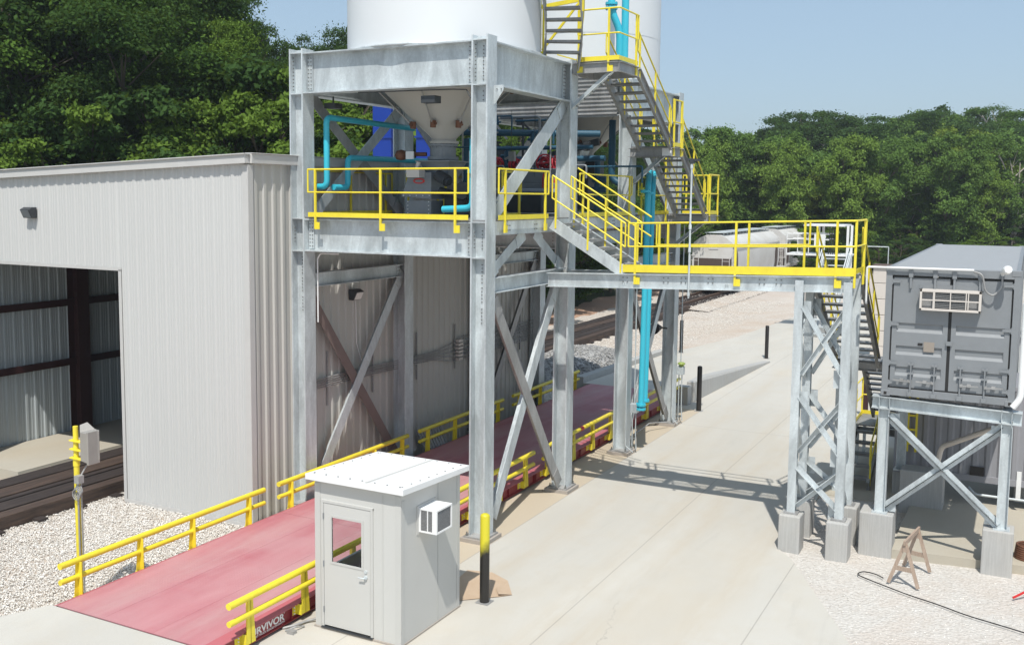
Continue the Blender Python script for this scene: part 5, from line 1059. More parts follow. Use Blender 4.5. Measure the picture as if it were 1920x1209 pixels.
# door
b = MB(); y = KY0-.012; fr = .05
b.box(DXa, y-.012, .05, DXa+fr, y+.05, DZt); b.box(DXb-fr, y-.012, .05, DXb, y+.05, DZt); b.box(DXa, y-.0125, DZt-fr, DXb, y+.05, DZt+.001); b.build('door_frame', 'boothtrim', bt, .004)
b = MB(); a0, a1 = DXa+fr+.006, DXb-fr-.006; z0, z1 = .075, DZt-fr-.006
for q in ((a0, WX0, z0, z1), (WX1, a1, z0, z1), (WX0, WX1, z0, WZ0), (WX0, WX1, WZ1, z1)): b.box(q[0], y-.004, q[2], q[1], y+.036, q[3])
do = b.build('door', 'booth', bt)
b = MB()
for q in ((WX0-.03, WX0+.012, WZ0-.03, WZ1+.03), (WX1-.012, WX1+.03, WZ0-.03, WZ1+.03), (WX0+.012, WX1-.012, WZ0-.03, WZ0+.012), (WX0+.012, WX1-.012, WZ1-.012, WZ1+.03)): b.box(q[0], y-.012, q[2], q[1], y-.0045, q[3])
b.build('window_frame', 'boothtrim', do, .002)
b = MB(); b.box(WX0, y+.012, WZ0, WX1, y+.017, WZ1); b.build('window_pane', 'glass', do)
b = MB(); b.tube([(.515, y-.004, 1.06), (.515, y-.03, 1.06)], .035, 12); b.pipe([(.515, y-.03, 1.06), (.515, y-.06, 1.06), (.40, y-.065, 1.06)], .012, 8); b.tube([(.515, y-.004, 1.16), (.515, y-.02, 1.16)], .028, 12); b.build('handle', 'galv', do)
b = MB()
for z in (.35, 1.15, 1.98): b.tube([(DXa+fr+.001, y-.016, z-.05), (DXa+fr+.001, y-.016, z+.05)], .010, 8)
b.build('hinge', 'grey', do)
# windows on back and left
b = MB(); b.box(-.3, KY1-.035, 1.0, .95, KY1-.03, 2.0); b.build('window', 'glass', bt); b = MB(); b.box(KX0+.03, KY0+.36, .95, KX0+.035, KY1-.3, 2.05); b.build('window', 'glass', bt)
b = MB(); b.box(-.45, KY1-.55, .75, KX1-.08, KY1-.08, .79); b.build('desk', 'grey', bt); b = MB(); b.box(KX0+.07, KY0+.07, .04, KX1-.07, KY1-.07, .055); b.build('floor', 'dark', bt)
# air conditioner
ac = thing('air_conditioner', (KX1, -4.25, 1.8), 'white window air conditioner poking out of the booth side wall', 'air conditioner')
b = MB(); AX1, AY0, AY1, AZ0, AZ1 = KX1+.36, -4.53, -4.02, 1.80, 2.21
b.box(KX1-.02, AY0, AZ1-.03, AX1, AY1, AZ1); b.box(KX1-.02, AY0, AZ0, AX1, AY1, AZ0+.03)
for q in ((AX1-.05, AY0, AX1, AY0+.035), (AX1-.05, AY1-.035, AX1, AY1)): b.box(q[0], q[1], AZ0+.03, q[2], q[3], AZ1-.03)
b.box(KX1-.02, AY0+.001, AZ0+.03, KX1+.05, AY1, AZ1-.03); b.box(KX1+.17, AY0+.001, AZ0+.03, KX1+.19, AY0+.03, AZ1-.03); b.box(KX1+.27, AY0, AZ0+.03, AX1-.05, AY0+.03, AZ1-.03); b.build('casing', 'white', ac, .003)
b = MB(); b.box(AX1-.03, AY0+.036, AZ0+.031, AX1-.02, AY1-.036, AZ1-.031); b.box(KX1+.051, AY0+.012, AZ0+.031, KX1+.27, AY0+.02, AZ1-.031)
for k in range(14): z = AZ0+.04+k*.025; b.box(KX1+.051, AY0+.004, z, KX1+.269, AY0+.012, z+.01); b.box(AX1-.02, AY0+.037, z, AX1-.012, AY1-.037, z+.008)
b.build('grille', 'ac_grille', ac)
b = MB(); b.box(KX1+.001, AY0-.05, AZ0-.04, KX1+.012, AY1+.05, AZ1+.04); b.build('mounting_frame', 'boothtrim', ac)
# ================================================================ SMALL THINGS
def bollard(x, y, h, lab, mats, grp=None, r=.085, yel=None):
    t = thing('bollard', (x, y, 0), lab, 'bollard', grp)
    b = MB(); 
    if yel: b.lathe((x, y, 0), [(r, .0), (r, yel)], 24); b.cur = 1; b.lathe((x, y, 0), [(r, yel), (r, h-.08), (r*1.02, h-.08), (r*1.02, h-.06), (r*.9, h-.02), (r*.5, h), (.002, h+.005)], 24)
    else: b.lathe((x, y, 0), [(r, .0), (r, h-.05), (r*.9, h-.02), (r*.5, h), (.002, h+.005)], 24)
    b.build('post', mats, t); b = MB(); b.box(x-.13, y-.13, 0, x+.13, y+.13, .012); b.build('base_plate', 'galv_dull', t)
def mk_fade():
    m, N, L, P = nt('bollard_two_tone'); g = N.new('ShaderNodeTexCoord'); sx = N.new('ShaderNodeSeparateXYZ'); L.new(g.outputs['Object'], sx.inputs[0])
    n = noise(N, L, g.outputs['Object'], 9, 5, .7); n2 = math_(N, L, 'MULTIPLY_ADD', sx.outputs[0], -.9, math_(N, L, 'MULTIPLY_ADD', n, .25, sx.outputs[2]))
    k = ramp(N, L, n2, [(.98, 0.), (1.0, 1.)]); m2 = N.new('ShaderNodeMapRange'); m2.inputs[1].default_value = 1.0; m2.inputs[2].default_value = 1.25; L.new(n2, m2.inputs[0])
    L.new(mix(N, L, m2.outputs[0], (.02, .018, .016), (.62, .55, .03)), P.inputs['Base Color']); P.inputs['Roughness'].default_value = .4; return m
M['twotone'] = mk_fade()
bollard(1.5, -2.74, 1.66, 'steel bollard painted yellow above and black below, beside the booth', 'twotone', r=.088)
bollard(.09, 15.47, 1.58, 'nearest of the black bollards, in front of the ramp wall end', 'black', 'black bollards')
bollard(-.53, 28.32, 1.54, 'black bollard standing at the far tip of the tapering ramp wall', 'black', 'black bollards')
bollard(-4.49, 27.97, 1.57, 'black bollard at the gravel edge, seen just right of the last right-hand column', 'black', 'black bollards')
bollard(5.3, 17.35, 1.5, 'dark maroon post seen between the bridge tower and the raised container', 'darkred', r=.10)
t = thing('cardboard_sheet', (1.1, -2.3, 0), 'flattened brown cardboard sheet lying under the yellow and black bollard', 'cardboard')
b = MB(); cb = [(.47, -1.55), (.95, -1.42), (1.42, -1.65), (1.80, -2.22), (1.62, -2.42), (1.08, -2.92), (.6, -2.5)]; b.prism(cb, .012, .018); b.add([(1.42, -1.65, .018), (1.80, -2.22, .018), (1.62, -2.42, .06), (1.40, -2.1, .03)], [(0, 1, 2, 3)]); b.build('sheet', 'card', t)
# display post
t = thing('scale_display_post', (-5.14, -6.12, 0), 'yellow post with grey weight display cabinet seen from behind, in the gravel', 'display post')
P0 = Vector((-5.14, -6.12, 0))
b = MB(); b.tube([(-5.14, -6.12, -.15), (-5.14, -6.12, 2.55)], .052, 12); b.tube([(-5.14, -6.12, 2.56), (-5.14, -6.12, 3.17)], .048, 12); b.tube([(-5.14, -6.12, 2.44), (-5.14, -6.12, 2.60)], .062, 12); b.build('pole', 'yellow', t)
b = MB(); b.add([(-5.05, -6.10, 2.62), (-4.93, -6.20, 2.57), (-4.93, -6.20, 3.10), (-5.05, -6.10, 3.20), (-4.99, -5.98, 2.62), (-4.80, -5.98, 2.60), (-4.80, -5.98, 3.14), (-4.99, -5.98, 3.24)], [(0, 1, 2, 3), (7, 6, 5, 4), (0, 4, 5, 1), (1, 5, 6, 2), (2, 6, 7, 3), (3, 7, 4, 0)]); b.add([(-4.925, -6.2, 2.57), (-4.72, -6.22, 2.55), (-4.72, -6.22, 3.10), (-4.925, -6.2, 3.10), (-4.80, -5.98, 2.6), (-4.66, -6.0, 2.58), (-4.66, -6.0, 3.12), (-4.80, -5.98, 3.14)], [(0, 1, 2, 3), (7, 6, 5, 4), (0, 4, 5, 1), (1, 5, 6, 2), (2, 6, 7, 3), (3, 7, 4, 0)]); b.box(-4.715, -6.25, 2.53, -4.67, -5.99, 3.13); b.build('cabinet', 'tan_metal', t, .008)
b = MB()
for z in (2.92, 2.76, 2.60): b.bar((-5.22, -6.16, z), (-4.98, -6.10, z-.03), .13, .018)
b.build('bracket', 'yellow', t)
b = MB(); b.box(-5.10, -6.22, 2.14, -4.98, -6.10, 2.28); b.pipe([(-4.95, -5.9, 2.6), (-5.0, -6.05, 2.4), (-5.04, -6.13, 2.25)], .016, 8); b.tube([(-5.06, -6.17, 2.16), (-5.06, -6.17, -.1)], .018, 8); b.tube([(-5.02, -6.13, 2.14), (-5.02, -6.13, -.1)], .014, 8)
for k in range(4): b.tube([Vector((-5.04, -6.17, 2.0-k*.02))+Vector((.10*math.cos(a*.7), -.02*k, .10*math.sin(a*.7))) for a in range(10)], .009, 5)
b.build('junction_box', 'galv_dull', t)
# sawhorse
t = thing('sawhorse', (8.2, 2.45, 0), 'weathered wooden sawhorse standing on the dusty gravel', 'sawhorse')
A1, A2 = Vector((8.12, 2.05, .80)), Vector((8.30, 2.98, .80)) if 0 else (Vector((8.14, 2.0, .82)))
A1 = Vector((8.13, 2.0, .82)); A2 = Vector((8.27, 2.95, .82))
b = MB(); b.bar(A1-(A2-A1)*.08, A2+(A2-A1)*.08, .04, .09); b.build('top_rail', 'lumber', t)
for a, f0, f1 in ((A1, (7.86, 1.95, 0), (8.40, 1.86, 0)), (A2, (8.02, 3.06, 0), (8.52, 2.92, 0))):
    for f in (f0, f1): b = MB(); b.bar(a, f, .066, .034, (0, 1, 0)); b.build('leg', 'lumber', t)
    m0 = a.lerp(Vector(f0), .62); m1 = a.lerp(Vector(f1), .62); b = MB(); b.bar(m0, m1, .03, .085); b.build('cross_board', 'lumber', t)
    b = MB(); m0 = a.lerp(Vector(f0), .14); m1 = a.lerp(Vector(f1), .14); b.bar(m0+Vector((0, -.03, 0)), m1+Vector((0, -.03, 0)), .02, .12); b.build('gusset_board', 'lumber', t)
b = MB(); b.pipe([(7.75, 2.1, .01), (7.6, 2.25, .01), (7.35, 2.3, .01), (7.25, 2.05, .01), (7.55, 1.85, .01), (7.95, 1.62, .01), (8.3, 1.42, .01), (8.8, 1.22, .01), (9.3, .93, .012), (9.8, .78, .01), (10.6, .5, .01), (12, .2, .01)], .011, 6, .25)
tag(b.build('cable', 'rubber'), 'thin black cable snaking across the gravel near the sawhorse', 'cable')
t = thing('hose_coil', (10.2, 4.3, .15), 'dark coil of hose at the right edge of the equipment pad', 'hose coil')
b = MB()
for k in range(7): b.tube([(10.24+(.25-.005*k)*math.cos(a*.42), 4.3+(.25-.005*k)*math.sin(a*.42), .17+.042*k) for a in range(16)], .024, 8, False)
b.build('hose', 'rust', t)
t = thing('red_bar', (10.2, 2.3, 0), 'small red tool lying on the gravel at the right edge', 'tool'); b = MB(); b.bar((10.0, 2.25, .01), (10.35, 2.6, .16), .03, .03); b.bar((10.35, 2.6, .16), (10.5, 2.4, .02), .03, .03); b.build('handle', 'redpaint', t)
# little debris by booth
t = thing('cable_scrap', (-.7, -5.3, 0), 'grey cable scraps and rubble between the scale and the booth', 'scrap')
b = MB(); b.pipe([(-.95, -5.45, .02), (-.8, -5.3, .05), (-.75, -5.05, .04), (-.62, -4.9, .06)], .022, 6); b.pipe([(-.85, -5.5, .02), (-.7, -5.4, .08), (-.68, -5.2, .02)], .015, 6); b.box(-.78, -5.55, .0, -.64, -5.45, .06); b.build('cable', 'galv_dull', t)
# horn + boxes on columns
t = thing('loud_horn', (-.25, 12.2, 3.2), 'black horn on a bracket beside the far right column', 'horn'); b = MB(); b.tube([(-.3, 12.3, 3.25), (-.42, 12.05, 3.25)], [.06, .2], 14); b.tube([(-.3, 12.3, 3.25), (-.2, 12.6, 3.2)], .03, 8); b.build('horn', 'black', t)
def jbox(p, s, lab): t = thing('junction_box', p, lab, 'junction box', 'junction boxes on the columns'); b = MB(); b.box(p[0]-s/2, p[1]-s/2, p[2]-s*.6, p[0]+s/2, p[1]+s/2, p[2]+s*.6); b.build('box', 'galv', t, .008); b = MB(); b.tube([(p[0], p[1], p[2]+s*.6), (p[0], p[1], 6.5)], .018, 8); b.tube([(p[0]-.05, p[1], p[2]-s*.6), (p[0]-.05, p[1], .1)], .018, 8); b.tube([(p[0]+.05, p[1], p[2]-s*.6), (p[0]+.05, p[1], .6), (p[0]+.1, p[1]-.05, .1)], .018, 8); b.build('conduit', 'galv', t)
jbox((.08, 8.95, 1.30), .22, 'galvanised junction box with conduits on the third right-hand column'); jbox((.08, 13.3, 1.75), .22, 'galvanised junction box with conduits on the farthest right-hand column')
t = thing('beacon', (.12, 13.25, 2.0), 'small yellow-green beacon atop the far junction box', 'beacon'); b = MB(); b.tube([(.12, 13.25, 1.9), (.12, 13.25, 1.96)], .08, 10); b.lathe((.12, 13.25, 1.96), [(.12, 0), (.13, .03), (.08, .07), (.002, .08)], 14); b.build('dome', paint('beacon_green', (.28, .36, .08), .4), t)
pipething('conduit', 'thin pale conduit down the inner face of the front left column', [(-4.1, .42, 6.02), (-4.62, .42, 6.02), (-4.72, .43, 5.9), (-4.72, .43, 4.4)], .016, mat='white', cat='conduit')
pipething('conduit', 'thin conduit running down beside the third right-hand column', [(.03, 8.4, 9.3), (.03, 8.40, .3), (.25, 8.45, .12)], .016, mat='galv', cat='conduit')
pipething('conduit', 'thin conduit running down beside the farthest right-hand column', [(.03, 12.6, 9.3), (.03, 12.62, .3), (.2, 12.7, .1)], .016, mat='galv', cat='conduit')
pipething('conduit', 'long grey conduit lying on the slab between the two far right-hand columns', [(.0, 12.4, .2), (-.35, 11.6, .28), (-.5, 10.2, .10), (-.35, 9.3, .2), (.1, 9.0, .4)], .02, mat='galv_dull', cat='conduit')
b = MB(); b.tube([(-3.3, .1, 9.63), (-.9, .1, 9.60)], .014, 6); b.pipe([(-.9, .1, 9.6), (-.55, .1, 9.58), (-.42, .05, 9.4)], .014, 6); b.box(-1.7, .15, 9.35, -1.35, .4, 9.5)
t = thing('flood_light', (-1.5, .3, 9.4), 'dark flood light hanging under the front girder beside the cone', 'flood light'); b.build('lamp_body', 'dark', t)
t = thing('flood_light', (-4.5, .8, 9.4), 'dark flood light fixed inside the top left corner of the frame', 'flood light'); b = MB(); b.box(-4.7, .7, 9.38, -4.4, 1.0, 9.5); b.tube([(-4.55, .85, 9.5), (-4.55, .85, 9.66)], .02, 8); b.build('lamp_body', 'dark', t)
# ================================================================ HOPPER CARS
def hopper_car(y0, lab, first=None):
    Ln = 17.6; xc = -11.5; W2 = 1.62; t = thing('hopper_car', (xc, y0, .2), lab, 'hopper car', 'covered hopper rail cars')
    # rounded body cross-section
    def sec(y, zb_=1.15, sc=1.):
        pr = [(-W2*.92, zb_), (-W2, 1.9), (-W2, 3.6), (-W2*.93, 3.95), (-W2*.62, 4.35), (-.5, 4.55), (.5, 4.55), (W2*.62, 4.35), (W2*.93, 3.95), (W2, 3.6), (W2, 1.9), (W2*.92, zb_)]
        return [(xc+x*sc, y, z) for x, z in pr]
    b = MB(); n = 12; Y = [y0+.0, y0+Ln]; s0 = sec(y0+.9); s1 = sec(y0+Ln-.9); b.add(s0+s1, [(i, i+1, n+i+1, n+i) for i in range(n-1)], True)
    # end: upper bulkhead vertical, lower slope sheet inward
    for (ya, sg) in ((y0+.9, 1), (y0+Ln-.9, -1)):
        s = sec(ya); b.add(s, [(1, 2, 3, 4, 5, 6, 7, 8, 9, 10) if sg < 0 else (10, 9, 8, 7, 6, 5, 4, 3, 2, 1)])
    b.build('body', 'hopper', t)
    for (ya, sg) in ((y0+.9, 1), (y0+Ln-.9, -1)):
        b = MB(); b.add([(xc-W2*.9, ya-.02*sg, 2.75), (xc+W2*.9, ya-.02*sg, 2.75), (xc+W2*.9, ya+.02*sg, 1.2), (xc-W2*.9, ya+.02*sg, 1.2)], [(0, 1, 2, 3)]); b.build('slope_sheet', 'hopdark', t)
    for yy in (y0+1.9, y0+Ln-1.9):
        b = MB(); pts = [(xc+W2+.012, yy+.55*math.cos(k*.3927)-.2, 2.35+1.05*math.sin(k*.3927)) for k in range(16)]; b.plate(pts, (1, 0, 0), .004); b.build('side_recess', 'hopdark', t)
    b = MB(); b.box(xc-.75, y0+1.2, 4.68, xc+.75, y0+Ln-1.2, 4.73)
    for k in range(16): yy = y0+1.4+k*(Ln-2.8)/15; b.box(xc-.7, yy, 4.5, xc-.64, yy+.05, 4.68); b.box(xc+.64, yy, 4.5, xc+.7, yy+.05, 4.68)
    b.build('roof_walk', 'galv', t)
    b = MB(); b.box(xc-W2*.95, y0+.1, .95, xc+W2*.95, y0+Ln-.1, 1.2); b.box(xc+W2-.08, y0+.9, 3.50, xc+W2+.05, y0+Ln-.9, 3.62); b.box(xc+W2-.08, y0+.9, 1.15, xc+W2+.05, y0+Ln-.9, 1.35); b.build('side_sill', 'hopper', t)
    b = MB(); b.box(xc-.32, y0+.86, 3.45, xc+.42, y0+.90, 4.25); b.build('end_hatch', 'hopper', t)
    b = MB()
    for x in (xc+.95, xc+1.5): b.tube([(x, y0+.15, 1.2), (x, y0+.15, 3.0)], .025, 6)
    for x in (xc-1.5, xc-.9): b.tube([(x, y0+.15, 1.2), (x, y0+.15, 3.0)], .025, 6)
    for z in (1.6, 2.1, 2.6, 3.0): b.tube([(xc+.95, y0+.15, z), (xc+1.5, y0+.15, z)], .02, 6); b.tube([(xc-1.5, y0+.15, z), (xc-.9, y0+.15, z)], .02, 6)
    b.tube([(xc-1.5, y0+.15, 2.1), (xc+1.5, y0+.15, 2.1)], .02, 6)
    for yy in (y0+.25, y0+Ln-.75):
        for q in (0, .5): b.tube([(xc+W2+.08, yy+q, 1.1), (xc+W2+.08, yy+q, 4.0)], .022, 6)
        for z in np.arange(1.4, 4.0, .4): b.tube([(xc+W2+.08, yy, z), (xc+W2+.08, yy+.5, z)], .018, 6)
    b.build('ladder', 'hopper', t)
    for k in range(3):
        b = MB(); ya = y0+3.2+k*4.1; b.add([(xc-1.3, ya, 1.2), (xc+1.3, ya, 1.2), (xc+1.3, ya+3.6, 1.2), (xc-1.3, ya+3.6, 1.2), (xc-.4, ya+1.3, .45), (xc+.4, ya+1.3, .45), (xc+.4, ya+2.3, .45), (xc-.4, ya+2.3, .45)], [(0, 1, 5, 4), (1, 2, 6, 5), (2, 3, 7, 6), (3, 0, 4, 7), (4, 5, 6, 7)]); b.build('hopper_outlet', 'hopper', t)
    for yy in (y0+1.6, y0+Ln-1.6):
        b = MB(); b.box(xc-1.05, yy-1.1, .55, xc-.85, yy+1.1, .85); b.box(xc+.85, yy-1.1, .55, xc+1.05, yy+1.1, .85); b.box(xc-1.0, yy-.2, .45, xc+1.0, yy+.2, .9); k_ = b.build('truck', 'dark', t)
        for w in (-.87, .87):
            for x in (-.72, .72): b = MB(); b.tube([(xc+x-.06, yy+w, .66), (xc+x+.06, yy+w, .66)], .44, 20); b.build('wheel', 'rail', k_)
    b = MB(); b.box(xc-.15, y0-.45, .8, xc+.15, y0+.9, 1.05); b.build('coupler', 'dark', t)
    return t
h1 = hopper_car(57.0, 'nearer off-white covered hopper rail car, its end facing the camera')
h2 = copy_tree(h1); h2.location = (-11.5, 57.0+18.6, .2); h2['label'] = 'farther off-white covered hopper rail car coupled behind the first'
# rail loading platform
t = thing('loading_gantry', (.2, 40, 0), 'white steel rail-car access gantry with canopy, cage and stair', 'access gantry')
def W(m, *a, **k): m.tube(*a, **k)
b = MB()
for x in (-.55, 1.0):
    for y in (40, 41.4): b.box(x, y, 0, x+.12, y+.12, 5.9)
b.build('post', 'white', t)
b = MB(); b.box(-1.25, 39.6, 5.86, .95, 42.0, 5.95); b.build('canopy', 'white', t)
b = MB(); b.box(-2.2, 39.9, 4.2, 1.2, 41.6, 4.3)
for z in (4.7, 5.1, 5.4):
    b.tube([(-2.2, 39.9, z), (.1, 39.9, z)], .03, 6); b.tube([(-2.2, 41.6, z), (.1, 41.6, z)], .03, 6)
for x in (-2.2, -1.6, -1.0, -.4): b.tube([(x, 39.9, 4.3), (x, 39.9, 5.4)], .025, 6)
b.box(-.7, 39.85, 4.7, -.1, 39.9, 5.5); b.build('safety_cage', 'white', t)
b = MB()
for k in range(4): b.tube([(.05+k*.12, 40, 3.8), (.12+k*.12, 40, 5.9)], .03, 6)
b.build('counterweight', 'dark', t)
b = MB()
for x in (-.1, 1.3): b.bar((x, 39.9, 4.25), (x-.5, 37.0, 0), .06, .25); b.tube([(x, 39.9, 5.3), (x-.5, 37.0, 1.1)], .03, 6); b.tube([(x, 39.9, 4.8), (x-.5, 37.0, .6)], .03, 6)
b.build('stair_stringer', 'galv', t)
for k in range(12): b = MB(); f = (k+.5)/12; x = -.1-.5*f; y = 39.9-2.9*f; b.box(x, y-.12, 4.25*(1-f)-.03, x+1.4, y+.14, 4.25*(1-f)+.03); b.build('stair_tread', 'galv', t)
b = MB(); b.tube([(1.0, 40, 4.8), (3.2, 40, 4.8)], .03, 6); b.tube([(3.2, 40, 4.8), (3.2, 40, 0)], .03, 6); b.build('side_rail', 'galv', t)
# ================================================================ TREES
def leaf_mesh(name, lobes, nl, ls, mat, seed):
    g = np.random.default_rng(seed); P = []; Nn = []
    for (c, r) in lobes:
        k = max(20, int(nl*(r[0]*r[1]+r[1]*r[2]+r[0]*r[2])/3)); d = g.normal(size=(k, 3)); d /= np.linalg.norm(d, axis=1)[:, None]; d[:, 2] = np.where(d[:, 2] < -.35, -d[:, 2], d[:, 2])
        rad = .5+.55*g.random(k)**.6; rad = np.where(g.random(k) < .22, rad*g.uniform(1.0, 1.75, k), rad); rad *= 1+.18*np.sin(d[:, 0]*7+c[0]*31)*np.sin(d[:, 1]*6+c[1]*17)
        P.append(np.array(c)+d*rad[:, None]*np.array(r)); Nn.append(d)
    P = np.concatenate(P); Nn = np.concatenate(Nn); n = len(P)
    nr = Nn*.6+g.normal(size=(n, 3))*.55+np.array([0, 0, .35]); nr /= np.linalg.norm(nr, axis=1)[:, None]
    a = np.cross(nr, g.normal(size=(n, 3))); a /= np.linalg.norm(a, axis=1)[:, None]; b_ = np.cross(nr, a); s = ls*g.uniform(.6, 1.4, n)[:, None]
    V = np.stack([P-a*s, P-b_*s*.55+nr*s*.1, P+a*s, P+b_*s*.55+nr*s*.1], 1)
    me = bpy.data.meshes.new(name); me.vertices.add(n*4); me.vertices.foreach_set('co', V.ravel()); me.loops.add(n*4); me.loops.foreach_set('vertex_index', np.arange(n*4)); me.polygons.add(n); me.polygons.foreach_set('loop_start', np.arange(n)*4); me.polygons.foreach_set('loop_total', np.full(n, 4)); me.materials.append(M[mat]); me.update(calc_edges=True); return me
def tree_proto(kind, mat, seed, nl=20000, wide=.34, barkm='bark', z0=.2, trunk=True, nlobe=22, sparse=1., ls=.0053, tall=.75):
    g = random.Random(seed); lobes = []; br = MB(); H_ = 1.
    if trunk:
        tr = [(0, 0, 0)]; x = y = 0
        for k in range(1, 8): x += g.uniform(-.012, .012); y += g.uniform(-.012, .012); tr.append((x, y, .12*k))
        br.tube(tr, [.018*(1-.11*k) for k in range(8)], 8)
    for k in range(nlobe):
        z = z0+(1-z0)*(k+.5)/nlobe; env = wide*math.sin(math.pi*min(1, .16+.84*(1-(z-z0)/(1-z0)))**.8)*(.75+.3*g.random())
        ang = k*2.399+g.uniform(-.5, .5); rr_ = env*math.sqrt(g.random()*.8+.15); r = (.085+.06*g.random())*(1.1 if z < .8 else .85)
        c = (rr_*math.cos(ang), rr_*math.sin(ang), min(z, 1-r*.6))
        for q in range(6):
            d = Vector((g.uniform(-1, 1), g.uniform(-1, 1), g.uniform(-.5, .75))); d = d.normalized()*r*g.uniform(.45, .95); r2 = r*g.uniform(.34, .58)
            lobes.append(((c[0]+d.x, c[1]+d.y, c[2]+d.z*tall), (r2*1.15, r2*1.15, r2*(.72 if tall < .8 else 1.0))))
        if trunk:
            zb_ = max(.15, z-.12-rr_*.5); p0 = Vector((0, 0, zb_)); p1 = Vector(c); br.tube([p0, p0.lerp(p1, .5)+Vector((0, 0, -.015)), p1], [.007, .005, .002], 5)
            for q in range(3): e = p1+Vector((g.uniform(-r, r), g.uniform(-r, r), g.uniform(-r*.4, r*.8))); br.tube([p0.lerp(p1, .6), e], [.003, .0012], 4)
    for k in range(int(nlobe*1.3)):                            # ragged outer sprays
        c, r = lobes[g.randrange(nlobe)]; d = Vector((g.uniform(-1, 1), g.uniform(-1, 1), g.uniform(-.1, 1.2))).normalized(); q = Vector(c)+d*r[0]*g.uniform(.95, 1.35); rr2 = g.uniform(.022, .05)
        lobes.append(((q.x, q.y, min(q.z, 1.03)), (rr2*1.2, rr2*1.2, rr2)))
    me = leaf_mesh('crown', lobes, nl*sparse*12, ls, mat, seed)
    tm = None
    if br.v:
        tm = bpy.data.meshes.new('trunk'); tm.from_pydata(br.v, [], br.f); tm.materials.append(M[barkm]); tm.polygons.foreach_set('use_smooth', [True]*len(br.f)); tm.update()
    return me, tm
PR = {'a': tree_proto('a', 'leafA', 11), 'b': tree_proto('b', 'leafB', 12, wide=.36), 'c': tree_proto('c', 'leafC', 13, wide=.32, z0=.28), 'd': tree_proto('d', 'leafA', 14, wide=.30, nlobe=17, sparse=.8, z0=.35, barkm='barkpale'), 'i': tree_proto('i', 'leafR', 31, ls=.0105, nl=8500, wide=.36, tall=1.15, nlobe=24, z0=.12), 'j': tree_proto('j', 'leafS', 32, ls=.0105, nl=8500, wide=.33, tall=1.2, nlobe=22, z0=.12), 'k': tree_proto('k', 'leafT', 33, ls=.0105, nl=8500, wide=.38, tall=1.1, nlobe=22, z0=.2, barkm='barkpale'), 'l': tree_proto('l', 'leafE', 34, ls=.0105, nl=8500, wide=.30, tall=1.2, nlobe=20, z0=.1),
      'm': tree_proto('m', 'leafR', 35, ls=.0105, nl=8500, wide=.42, tall=.9, nlobe=15, z0=.3, barkm='barkpale', sparse=.8), 'n': tree_proto('n', 'leafT', 36, ls=.0105, nl=8500, wide=.24, tall=1.3, nlobe=16, z0=.3, sparse=.8),
      'g': tree_proto('g', 'leafD', 21, wide=.30, nlobe=20), 'h': tree_proto('h', 'leafD', 22, wide=.34, nlobe=17, z0=.3),
      'e': tree_proto('e', 'leafB', 15, wide=.40, nlobe=20, z0=.25), 's': tree_proto('s', 'leafB', 16, wide=.62, z0=.10, trunk=True, nlobe=18, ls=.0105, sparse=.42), 't': tree_proto('t', 'leafC', 17, wide=.62, z0=.08, trunk=True, nlobe=18, ls=.0105, sparse=.42),
      'f': tree_proto('f', 'leafC', 18, wide=.26, nlobe=15, z0=.45, sparse=.8)}
LAB = {'m': 'open spreading green tree', 'n': 'narrow dark tree', 'i': 'rounded mid green tree', 'j': 'rounded bright green tree', 'k': 'dark rounded tree', 'l': 'yellowish olive tree', 'g': 'deep green tree in the shade of the wood', 'h': 'deep green tree in the shade of the wood', 'a': 'mid green leafy tree in the dense wood', 'b': 'bright green broad tree in the dense wood', 'c': 'dark green tall tree in the dense wood', 'd': 'open-crowned tree with pale forked trunk in the wood', 'e': 'broad yellow-green spreading tree at the edge of the wood', 's': 'bright green bush in the undergrowth at the wood edge', 't': 'dark green bush in the undergrowth at the wood edge', 'f': 'tall dark tree showing its high crown above the wood'}
def plant(kind, x, y, z, h, lab=None, grp=None, wsc=1.):
    me, tm = PR[kind]; nm = 'bush' if kind in 'st' else 'tree'; t = bpy.data.objects.new(nm, None); COL.objects.link(t); t.location = (x, y, z); t.rotation_euler = (0, 0, random.random()*6.28); s = h; t.scale = (s*wsc*random.uniform(.92, 1.12), s*wsc*random.uniform(.92, 1.12), s)
    tag(t, lab or LAB[kind], 'bush' if kind in 'st' else 'tree', grp or ('bushes: '+kind if 0 else (LAB[kind] if lab is None else None)))
    o = bpy.data.objects.new('crown', me); COL.objects.link(o); o.parent = t
    if tm: o = bpy.data.objects.new('trunk', tm); COL.objects.link(o); o.parent = t
    return t
def by_px(kind, x, dist, top, zg=0, **k):                      # photo column, distance, photo row of its top -> real place and height
    d = cf_+cr_*((x-PPX)/FPX)-cu_*((368-PPY)/FPX); d.z = 0; d.normalize(); fd = Vector((cf_.x, cf_.y, 0)).normalized()
    P = Vector((CAM[0], CAM[1], 0))+d*(dist/d.dot(fd))
    lim = k.pop('lim', None); row = k.pop('row', None)
    while lim is not None and P.x > lim and dist < 240: dist += 2; P = Vector((CAM[0], CAM[1], 0))+d*(dist/d.dot(fd))
    if row is not None and 'lab' not in k:
        zn = next(z for e, z in ZONES if x < e); k['lab'] = KIND[kind]+', '+zn+', '+row; k['grp'] = 'bushes along the wood' if kind in 'st' else 'trees of the wood'
    h = CAM[2]+(368-top)/FPX*dist-zg
    return plant(kind, P.x, P.y, zg, h, **k)
